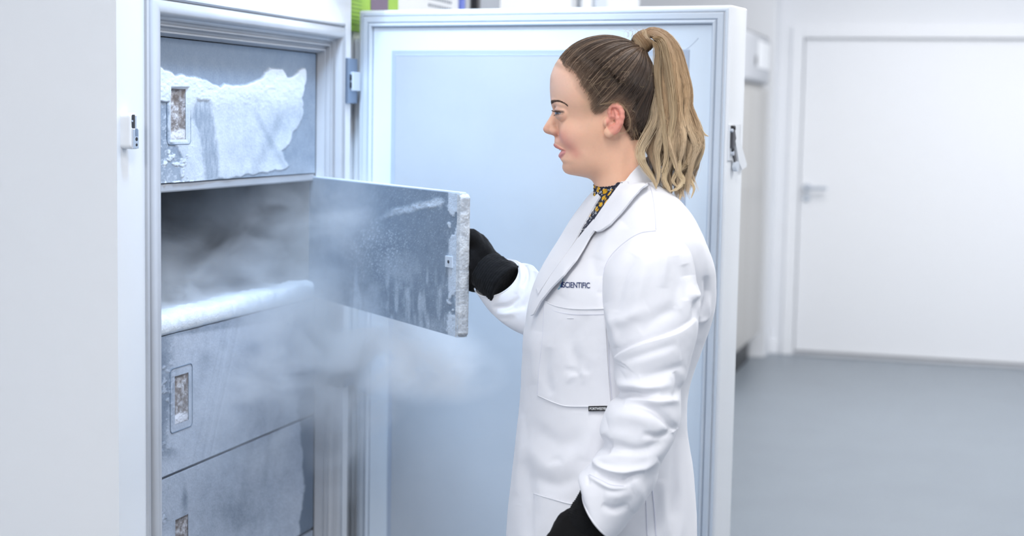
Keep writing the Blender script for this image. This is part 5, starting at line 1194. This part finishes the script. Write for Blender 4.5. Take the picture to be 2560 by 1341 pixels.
tbvh = BVHTree.FromPolygons([tuple(v) for v in CV], [tuple(f) for f in CF])
sbvh = BVHTree.FromPolygons([tuple(v) for v in SV], [tuple(f) for f in SF])
def hit(bvh, px, py):
    d = ray(px, py); d = d/np.linalg.norm(d); r = bvh.ray_cast(Vector(CAM), Vector(d))
    if r[0] is None: return None
    n = np.array(r[1]); n = n if n@d < 0 else -n; return np.array(r[0]), n, d
def drape(name, poly, lift, m, parent, res=5.0, thick=.0012, bvh=None, border=None, sm=True, curl=None):
    """a piece of cloth lying on the coat: outline given where it is seen, thickness real"""
    bvh = bvh or tbvh; poly = np.array(poly, float); per = []
    for a, b in zip(poly, np.roll(poly, -1, 0)):
        k = max(1, int(np.linalg.norm(b-a)/res)); per += [a+(b-a)*i/k for i in range(k)]
    per = np.array(per); lo, hi = poly.min(0), poly.max(0); g = np.stack(np.meshgrid(np.arange(lo[0]+res/2, hi[0], res), np.arange(lo[1]+res/2, hi[1], res)), -1).reshape(-1, 2)
    g = g[sdpoly(g[:, 0], g[:, 1], poly) < -res*.45]; pts = np.vstack([per, g]); n0 = len(per)
    from mathutils.geometry import delaunay_2d_cdt
    vs, es, fs, *_ = delaunay_2d_cdt([Vector(p) for p in pts], [(i, (i+1) % n0) for i in range(n0)], [], 1, 1e-4)
    V = []; dpt = None; sd_ = sdpoly(np.array([v[0] for v in vs]), np.array([v[1] for v in vs]), poly); last = None
    for k, v in enumerate(vs):
        h_ = hit(bvh, v[0], v[1])
        V.append(None if h_ is None else (h_[0], h_[1], h_[2]))
    good = [k for k, q in enumerate(V) if q is not None]; G = np.array([[vs[k][0], vs[k][1]] for k in good]); depth = np.array([np.linalg.norm(V[k][0]-CAM) for k in good])
    P = []
    for k, v in enumerate(vs):
        d = ray(v[0], v[1]); d = d/np.linalg.norm(d)
        if V[k] is None: j = np.argmin(((G-np.array(v))**2).sum(1)); q = CAM+d*depth[j]; nn = -d
        else: q, nn = V[k][0], V[k][1]
        l = lift if not callable(lift) else lift(v[0], v[1])
        cosn = max(.35, float(-d@nn)); P.append(q-d*min(l/cosn, l*2.2))
    F_ = [tuple(f) for f in fs if len(f) >= 3]; bm = bmesh.new(); bv = [bm.verts.new(p) for p in P]
    for f in F_:
        try: bm.faces.new([bv[i] for i in f])
        except ValueError: pass
    bmesh.ops.recalc_face_normals(bm, faces=bm.faces[:])
    s_ = sum(f.normal.dot(Vector(-Fv))*f.calc_area() for f in bm.faces)
    if s_ < 0: bmesh.ops.reverse_faces(bm, faces=bm.faces[:])
    if thick:
        ge = bmesh.ops.solidify(bm, geom=bm.faces[:], thickness=thick)
    me = bpy.data.meshes.new(name); bm.to_mesh(me); bm.free(); o = link(name, me, m, parent); me.polygons.foreach_set('use_smooth', np.ones(len(me.polygons), bool)); me.set_sharp_from_angle(angle=math.radians(50)); return o
def seam(pts, rad, m, parent, lift=.0004, bvh=None, name='seam', n=60):
    L = catmull(pts, n) if len(pts) > 2 else np.linspace(pts[0], pts[1], 20); P = []
    for x, y in L:
        h_ = hit(bvh or tbvh, x, y)
        if h_ is not None: P.append(h_[0]-h_[2]*lift)
    return tube(name, P, rad, m, parent, 6) if len(P) > 2 else None
# blouse seen in the opening
def bl_lift(x, y): return .0015
blouse = drape('blouse', [(1487, 470), (1500, 470), (1545, 456), (1562, 456), (1566, 466), (1540, 505), (1500, 560), (1470, 600), (1440, 640), (1425, 640), (1440, 598), (1456, 560), (1478, 520), (1494, 492)], .0022, M['floral'], person, 5)
# the blouse's ruched stand collar round the neck
def stand_collar():
    top = catmull([(1486, 465), (1492, 470), (1505, 474), (1522, 469), (1540, 458), (1560, 445), (1585, 425), (1612, 400)], 60); bot = catmull([(1497, 500), (1502, 508), (1512, 516), (1530, 512), (1552, 497), (1572, 478), (1595, 455), (1620, 430)], 60)
    # ellipse round the neck: visible half by outline, c from the neck's own section
    n = 150; an = np.linspace(0, 2*math.pi, n, endpoint=False); V = []
    rows = 16
    for j in range(rows):
        v = j/(rows-1)
        c0 = np.array([1542+v*6, 452+v*36]); 
        for i, a in enumerate(an):
            ca, sa = math.cos(a), math.sin(a); ra = 57+v*7; rc = 68+v*10
            tilt = 26*ca                                        # collar rides up at the back of the neck
            x = c0[0]-ca*ra; y = c0[1]+tilt*(-1)*(-.0)+(10*ca)+(sa*0)
            y = c0[1]+ (14+v*4)*ca + 13*max(0, sa)*(1-v*.3) - 6
            ruff = 1.5*math.sin(i*2*math.pi/5.0+2*math.sin(j*.9))*(1 if v > .12 else 1.4)+1.3*math.sin(j*2.1); V.append((x-ca*ruff*.8, y+(.9*math.sin(i*1.9) if j == 0 else 0), sa*(rc+ruff)))
    o = mesh_from('blouse_collar', HF.w(np.array(V)), grid_faces(rows, n, True), M['floral'], blouse, True)
stand_collar()
# far lapel and collar, then the near ones
drape('far_lapel', [(1494, 483), (1478, 500), (1458, 528), (1441, 549), (1425, 575), (1402, 612), (1374, 654), (1350, 688), (1340, 716), (1345, 735), (1372, 694), (1405, 648), (1437, 603), (1452, 572), (1468, 545), (1486, 512), (1499, 492)], .0052, M['coat'], coat, 5, .003)
drape('near_lapel', [(1484, 548), (1462, 574), (1441, 600), (1412, 640), (1384, 678), (1356, 722), (1336, 758), (1325, 790), (1333, 786), (1350, 754), (1377, 720), (1412, 684), (1440, 648), (1456, 622), (1474, 590), (1486, 574)], lambda x, y: .0085+.004*smooth(-10, 20, (x-1400)*.7+(y-670)*.7), M['coat'], coat, 5, .003)
def col_lift(x, y): return .0090+.006*smooth(1500, 1580, x)*smooth(560, 470, y)
drape('coat_collar', [(1613, 394), (1590, 413), (1566, 440), (1541, 470), (1520, 499), (1502, 524), (1487, 546), (1477, 571), (1490, 579), (1501, 576), (1524, 560), (1552, 531), (1580, 496), (1600, 473), (1622, 455), (1650, 444), (1690, 470), (1672, 430), (1640, 405), (1622, 392)], col_lift, M['coat'], coat, 5, .0035)
# collar stands up behind the neck
def back_collar():
    an = np.linspace(-2.25, 2.25, 110); rows = 14; V = []
    for j in range(rows):
        for a in an:
            v0 = np.interp(abs(a), [0, .6, 1.15, 1.57, 2.0, 2.25], [0, 0, .13, .35, .76, .97]); v = v0+(1-v0)*j/(rows-1)
            ca, sa = math.cos(a), math.sin(a)                   # a=0: nape
            V.append((1548+ca*(66+v*20), 440-ca*44*(1-v*.1)+v*62+6*v*abs(sa), sa*(76+v*22)))
    o = mesh_from('coat_collar', HF.w(np.array(V)), grid_faces(rows, 110), M['coat'], coat, True)
    md = o.modifiers.new('thickness', 'SOLIDIFY'); md.thickness = .0025
back_collar()
# pockets, seams, label, writing
PK = [(1361, 753), (1385, 764), (1411, 770), (1441, 773), (1480, 773), (1512, 772), (1516, 850), (1521, 940), (1527, 1014), (1500, 1017), (1470, 1017), (1416, 1016), (1390, 1009), (1368, 1000), (1344, 989), (1347, 930), (1356, 850)]
pk = drape('chest_pocket', PK, .0022, M['coat'], coat, 5, .0016)
tube_pts = [(1361, 753), (1385, 764), (1411, 770), (1441, 773), (1480, 773), (1512, 772)]
seam(tube_pts, .0013, M['coat'], pk, .0034); seam([(x, y+14) for x, y in tube_pts], .0004, M['seam'], pk, .0034)
seam([(1527, 1014), (1500, 1017), (1470, 1017), (1416, 1016), (1390, 1009), (1368, 1000), (1344, 989)], .0010, M['coat'], pk, .0030)
seam([(1344, 989), (1347, 930), (1356, 850), (1361, 753)], .0006, M['seam'], pk, .0030)
seam([(1418, 796), (1434, 796)], .0008, M['coat'], pk, .0032)
pk2 = drape('hip_pocket', [(1335, 1235), (1358, 1242), (1383, 1249), (1419, 1259), (1445, 1262), (1520, 1262), (1530, 1341), (1530, 1460), (1340, 1460), (1338, 1341)], .0022, M['coat'], coat, 6, .0016)
seam([(1335, 1235), (1358, 1242), (1383, 1249), (1419, 1259), (1445, 1262)], .0012, M['coat'], pk2, .0034)
seam([(1335, 1236), (1338, 1290), (1339, 1341)], .0006, M['seam'], pk2, .0028)
seam([(1640, 577), (1600, 583), (1563, 605), (1530, 636), (1512, 668), (1507, 700)], .0005, M['seam'], coat, .0006)
seam([(1622, 456), (1632, 490), (1638, 535), (1640, 574)], .0005, M['seam'], coat, .0006)
seam([(1521, 850), (1524, 930), (1530, 1000)], .0007, M['seam'], coat, .0006)
seam([(1631, 1226), (1636, 1280), (1640, 1341)], .0010, M['seam'], coat, .0006)
seam([(1615, 1250), (1618, 1341)], .0006, M['seam'], coat, .0006)
seam([(1474, 1187), (1500, 1200), (1528, 1213), (1560, 1216)], .0006, M['seam'], slv, .0005, sbvh)
seam([(1646, 580), (1690, 590), (1722, 618), (1738, 660)], .0005, M['seam'], slv, .0005, sbvh)
lb = drape('label_tag', [(1471, 1016), (1518, 1015), (1518, 1028), (1471, 1029)], .0048, M['label'], coat, 5, .0008)

def text_mesh(txt, size, bold=0.0, spacing=1.0):
    cu = bpy.data.curves.new('t', 'FONT'); cu.body = txt; cu.size = size; cu.offset = bold; cu.space_character = spacing; cu.align_x = 'LEFT'
    o = bpy.data.objects.new('t', cu); COL.objects.link(o); dg = bpy.context.evaluated_depsgraph_get(); dg.update()
    me = bpy.data.meshes.new_from_object(o.evaluated_get(dg)); bpy.data.objects.remove(o); bpy.data.curves.remove(cu); return me
def text_on(name, txt, x0, y0, x1, ht, slope, lift, m, parent, bold=0, shear=0, curve=0, spacing=1.0):
    """writing stitched on the coat: letters laid over the cloth between pixels x0 and x1"""
    me = text_mesh(txt, 1.0, bold, spacing); n = len(me.vertices); co = np.zeros(n*3); me.vertices.foreach_get('co', co); co = co.reshape(-1, 3)
    w_ = co[:, 0].max()-co[:, 0].min(); hh = .73; u = (co[:, 0]-co[:, 0].min())/w_; px = x0+u*(x1-x0); py = y0-co[:, 1]/hh*ht+slope*(px-x0)+curve*(4*u*(1-u)); P = []
    for x, y in zip(px, py):
        h_ = hit(tbvh, x, y); P.append(h_[0]-h_[2]*lift)
    me.vertices.foreach_set('co', np.array(P).ravel()); me.update()
    bm = bmesh.new(); bm.from_mesh(me); bmesh.ops.triangulate(bm, faces=bm.faces[:]); 
    bm.to_mesh(me); bm.free(); return link(name, me, m, parent)
text_on('embroidered_name', 'SCIENTIFIC', 1406, 719, 1475, 14.5, .026, .0012, M['navy'], coat, .012, spacing=.92)
lo_ = [(1396, 721), (1401, 712), (1404.5, 706), (1405.5, 692), (1407, 706), (1406, 716), (1402, 719), (1399, 723)]
drape('embroidered_mark', [(1400.5, 719), (1403, 708), (1406.5, 703), (1406, 715), (1405, 719)], .0012, M['navy'], coat, 3, .0004)
drape('embroidered_mark', [(1405.6, 704), (1406.0, 692), (1406.9, 704)], .0012, M['pale_blue'], coat, 3, .0004)
for q in ([(1394, 723), (1399, 718), (1400, 720), (1395, 724.5)], [(1398, 716), (1402, 710), (1403, 712), (1399, 717.5)]): drape('embroidered_mark', q, .0012, M['pale_blue'], coat, 3, .0004)
text_on('label_lettering', 'PORTWEST®', 1474, 1025.5, 1515, 6.4, -.01, .0056, M['labeltext'], lb, .02)

# ------------------------------------------------------------------ gloves
def glove(name, fr, fn, lo, hi, step, m, parent, knit_fn=None, ribs=None):
    P, F_ = surface_nets(fn, lo, hi, step, 4)
    if ribs is not None:
        a, n_, k = ribs; s_ = (P-np.array(a, float))@np.array(n_, float); w_ = smooth(k[0], k[0]+8, s_)*smooth(k[1], k[1]-8, s_); c = P.mean(0); q = P-c; q /= np.linalg.norm(q, axis=1)[:, None]
        P = P+q*(np.sin(s_*k[2])*k[3]*w_)[:, None]
    nz = fbm(P*.07, 3)-.5; q = P-P.mean(0); q /= np.linalg.norm(q, axis=1)[:, None]; P = P+q*(nz*5)[:, None]
    V = fr.w(P)
    if fr is RG:                               # the hand stays outside the plate it holds
        q = V-PB; u_ = q@PD; s_ = q@PN; lim = -(PT+.0025); bad = (s_ > lim) & (u_ < PW+.004); V[bad] += PN*(lim-s_[bad])[:, None]
    return mesh_from(name, V, F_, m, parent, True)
GD = 2.87; RG = Frame(1200, 660, GD)
hpt = RG.inv(np.array([PB+PD*(PW-.086)-PN*(PT+.015)+Z3*z for z in (.185, .150, .115, .080)]))
def rglove(P):
    d = ell(P, (1190, 656, 2), (44, 76, 28)); d = su(d, cap_(P, (1186, 660, 0), (1216, 676, 2), 64, 52, (1, 1, 1.7)), 12); d = su(d, ell(P, (1172, 625, 0), (32, 50, 24)), 16); d = su(d, ell(P, (1172, 684, 0), (34, 36, 24)), 16)
    for k in range(4):
        h_ = hpt[k]; y0 = 604+k*31; a = (1170, y0, 4); 
        d = su(d, chain(P, [(1176, y0, 0, 17), (lerp(1172, h_[0], .55), lerp(y0, h_[1], .6), h_[2]-12, 14.5), (h_[0]-8, h_[1], h_[2]-6, 12), (h_[0]-12, h_[1], h_[2]+6, 10)], 5), 5)
    d = su(d, chain(P, [(1212, 630, 14, 20), (1180, 592, 24, 17), (lerp(1165, hpt[0][0], .3), 582, 20, 14), (lerp(1165, hpt[0][0], .75), 586, hpt[0][2]-6, 12)], 6), 10)
    return d
CUE = RG.inv(Wp(1245, 698, -.305)); CUA = np.array([1206, 668, 26.]); CUD = (CUE-CUA)/np.linalg.norm(CUE-CUA)
def rcuff(P):
    d = cap_(P, CUA, CUE+CUD*34, 48, 57); q = (P-CUE-CUD*35)@CUD; return np.maximum(np.maximum(d, q), -(P-CUA-CUD*12)@CUD+.0)
g1 = glove('glove', RG, rglove, (1050, 540, -70), (1260, 760, 90), 2.6, M['glove'], person); g1['label'] = 'black glove holding the open inner door'
glove('knitted_cuff', RG, rcuff, CUA-80, CUE+np.array([150, 140, 150]), 2.6, M['knit'], g1, ribs=(CUA, CUD, (0, 160, .9, .7)))
LG = Frame(1460, 1300, 2.34)
def lglove(P):
    d = ell(P, (1448, 1330, 0), (66, 62, 26)); d = su(d, ell(P, (1432, 1375, 0), (60, 60, 24)), 20)
    tips = [((1392, 1385), (1362, 1430), (1352, 1478), 0), ((1412, 1405), (1392, 1465), (1392, 1520), 1), ((1442, 1412), (1432, 1475), (1438, 1530), 2), ((1472, 1405), (1472, 1460), (1482, 1505), 3)]
    for (p0, p1, p2, k) in tips:
        d = su(d, chain(P, [(*p0, 2, 18), (*p1, 6, 15.5), (*p2, -6, 12.5)], 6), 6)
    return su(d, chain(P, [(1412, 1312, -6, 22), (1382, 1352, 6, 17), (1362, 1400, 16, 14)], 8), 12)
def lcuff(P):
    d = cap_(P, (1500, 1232, 0), (1466, 1300, 0), 45, 50, (1, 1, 1.3)); return np.maximum(d, -((P-np.array([1525, 1185, 0]))@np.array([-.45, .89, 0])))
g2 = glove('glove', LG, lglove, (1310, 1240, -70), (1560, 1570, 70), 3.0, M['glove'], person); g2['label'] = 'black glove hanging at her side'
glove('knitted_cuff', LG, lcuff, (1400, 1150, -70), (1580, 1370, 70), 2.2, M['knit'], g2, ribs=((1490, 1240, 0), (-.42, .90, 0), (-40, 80, 1.15, .9)))
for q in ([(1427, 1327), (1432, 1330), (1440, 1331), (1447, 1336), (1452, 1337)], [(1420, 1341), (1424, 1337), (1430, 1338)]):
    gb = BVHTree.FromObject(g2, bpy.context.evaluated_depsgraph_get()) if False else None
# thread end sticking out of the cuff
tube('loose_thread', LG.w(np.array([(1434, 1290, 20), (1430, 1286, 24), (1426, 1287, 25), (1420, 1284, 25), (1416, 1281, 24)], float)), .0004, M['knit'], g2, 5)
# ------------------------------------------------------------------ trousers and shoes (below the frame)
def trous(P):
    d = None
    for sgn in (1, -1):
        q = chain(P, [(1555, 1330, 75*sgn, 96), (1545, 1900, 75*sgn, 74), (1560, FBb-150, 78*sgn, 52)], 20); d = q if d is None else su(d, q, 20)
    return np.maximum(d, P[:, 1]-(FBb-130))
tp, tf = surface_nets(trous, (1400, 1300, -240), (1720, FBb-110, 240), 12, 3); mesh_from('trousers', BF.w(tp), tf, M['trouser'], person, True)
for sgn in (1, -1):
    def shoe(P):
        d = chain(P, [(1590, FBb-42, 78*sgn, 40), (1530, FBb-34, 80*sgn, 36), (1440, FBb-26, 84*sgn, 27)], 14); d = su(d, cap_(P, (1570, FBb-60, 78*sgn), (1568, FBb-130, 78*sgn), 44, 40), 20)
        z = BF.w(P)[:, 2]/BF.s; return np.maximum(d, -z+.5)
    sp_, sf_ = surface_nets(shoe, (1370, FBb-200, 78*sgn-70), (1680, FBb+60, 78*sgn+70), 7, 3); mesh_from('shoe', BF.w(sp_), sf_, M['black'], person, True)
# ================================================================== COLD VAPOUR
# blobs: centre, radii, weight
FOG = [((2.80, 1.72, 1.155), (.46, .36, .13), 1.5), ((3.00, 1.62, 1.20), (.26, .30, .17), .9), ((2.60, 1.56, 1.16), (.26, .2, .12), 1.1),
       ((3.05, 1.45, 1.28), (.22, .20, .13), .42),
       ((2.98, 1.36, 1.06), (.30, .13, .16), 1.1), ((3.06, 1.28, .97), (.24, .16, .17), 1.5), ((2.80, 1.33, 1.00), (.26, .10, .16), .55), ((3.10, 1.31, .82), (.16, .12, .18), .6),
       ((3.03, 1.22, 1.10), (.20, .18, .12), 1.0), ((2.98, 1.14, 1.02), (.20, .20, .09), 1.2), ((2.90, 1.04, 1.00), (.17, .17, .075), .9), ((2.82, .97, 1.0), (.11, .12, .055), .5),
       ((2.96, 1.23, 1.28), (.18, .15, .13), .55), ((2.72, 1.34, .95), (.30, .09, .20), .5), ((3.02, 1.50, 1.30), (.2, .2, .12), .3)]
def fog_sdf(P):
    d = None
    for c, r, w_ in FOG:
        q = ell(P, c, r); d = q if d is None else su(d, q, .03)
    return d
fp, ff = surface_nets(fog_sdf, (2.25, .70, .55), (3.50, 2.04, 1.50), .025, 3)
fp[:, 1] = np.minimum(fp[:, 1], 2.03)
def fog_mat():
    m = bpy.data.materials.new('cold_vapour'); m.use_nodes = True; N = m.node_tree.nodes; L = m.node_tree.links; N.clear()
    out = N.new('ShaderNodeOutputMaterial'); v = N.new('ShaderNodeVolumePrincipled'); L.new(v.outputs[0], out.inputs['Volume'])
    v.inputs['Color'].default_value = (.95, .97, 1, 1); v.inputs['Anisotropy'].default_value = .1
    tc = N.new('ShaderNodeTexCoord'); tot = None
    def M_(op, a, c, clamp=False):
        q = N.new('ShaderNodeMath'); q.operation = op; q.use_clamp = clamp
        for k, x in enumerate((a, c)):
            if isinstance(x, (int, float)): q.inputs[k].default_value = x
            else: L.new(x, q.inputs[k])
        return q.outputs[0]
    for c, r, w_ in FOG:
        mp = N.new('ShaderNodeMapping'); mp.vector_type = 'POINT'; mp.inputs['Location'].default_value = [-a/b for a, b in zip(c, r)]; mp.inputs['Scale'].default_value = [1/b for b in r]; L.new(tc.outputs['Object'], mp.inputs[0])
        g = N.new('ShaderNodeTexGradient'); g.gradient_type = 'SPHERICAL'; L.new(mp.outputs[0], g.inputs[0]); q = M_('MULTIPLY', g.outputs['Fac'], w_); tot = q if tot is None else M_('ADD', tot, q)
    n = N.new('ShaderNodeTexNoise'); n.inputs['Scale'].default_value = 7.0; n.inputs['Detail'].default_value = 4; n.inputs['Roughness'].default_value = .58; n.inputs['Distortion'].default_value = .8
    mp = N.new('ShaderNodeMapping'); mp.inputs['Scale'].default_value = (1, 1, 1.5); L.new(tc.outputs['Object'], mp.inputs[0]); L.new(mp.outputs[0], n.inputs['Vector'])
    s_ = N.new('ShaderNodeMapRange'); s_.interpolation_type = 'SMOOTHSTEP'; s_.inputs[1].default_value = .36; s_.inputs[2].default_value = .64; s_.inputs[3].default_value = .10; s_.inputs[4].default_value = 1.5; L.new(n.outputs['Fac'], s_.inputs[0])
    L.new(M_('MULTIPLY', M_('MULTIPLY', tot, s_.outputs[0]), FOGD), v.inputs['Density']); return m
FOGD = 8.0
fo = mesh_from('cold_vapour', fp, ff, fog_mat()); tag(fo, 'white freezing vapour pouring out of the open compartment and rolling down', 'vapour', kind='stuff')
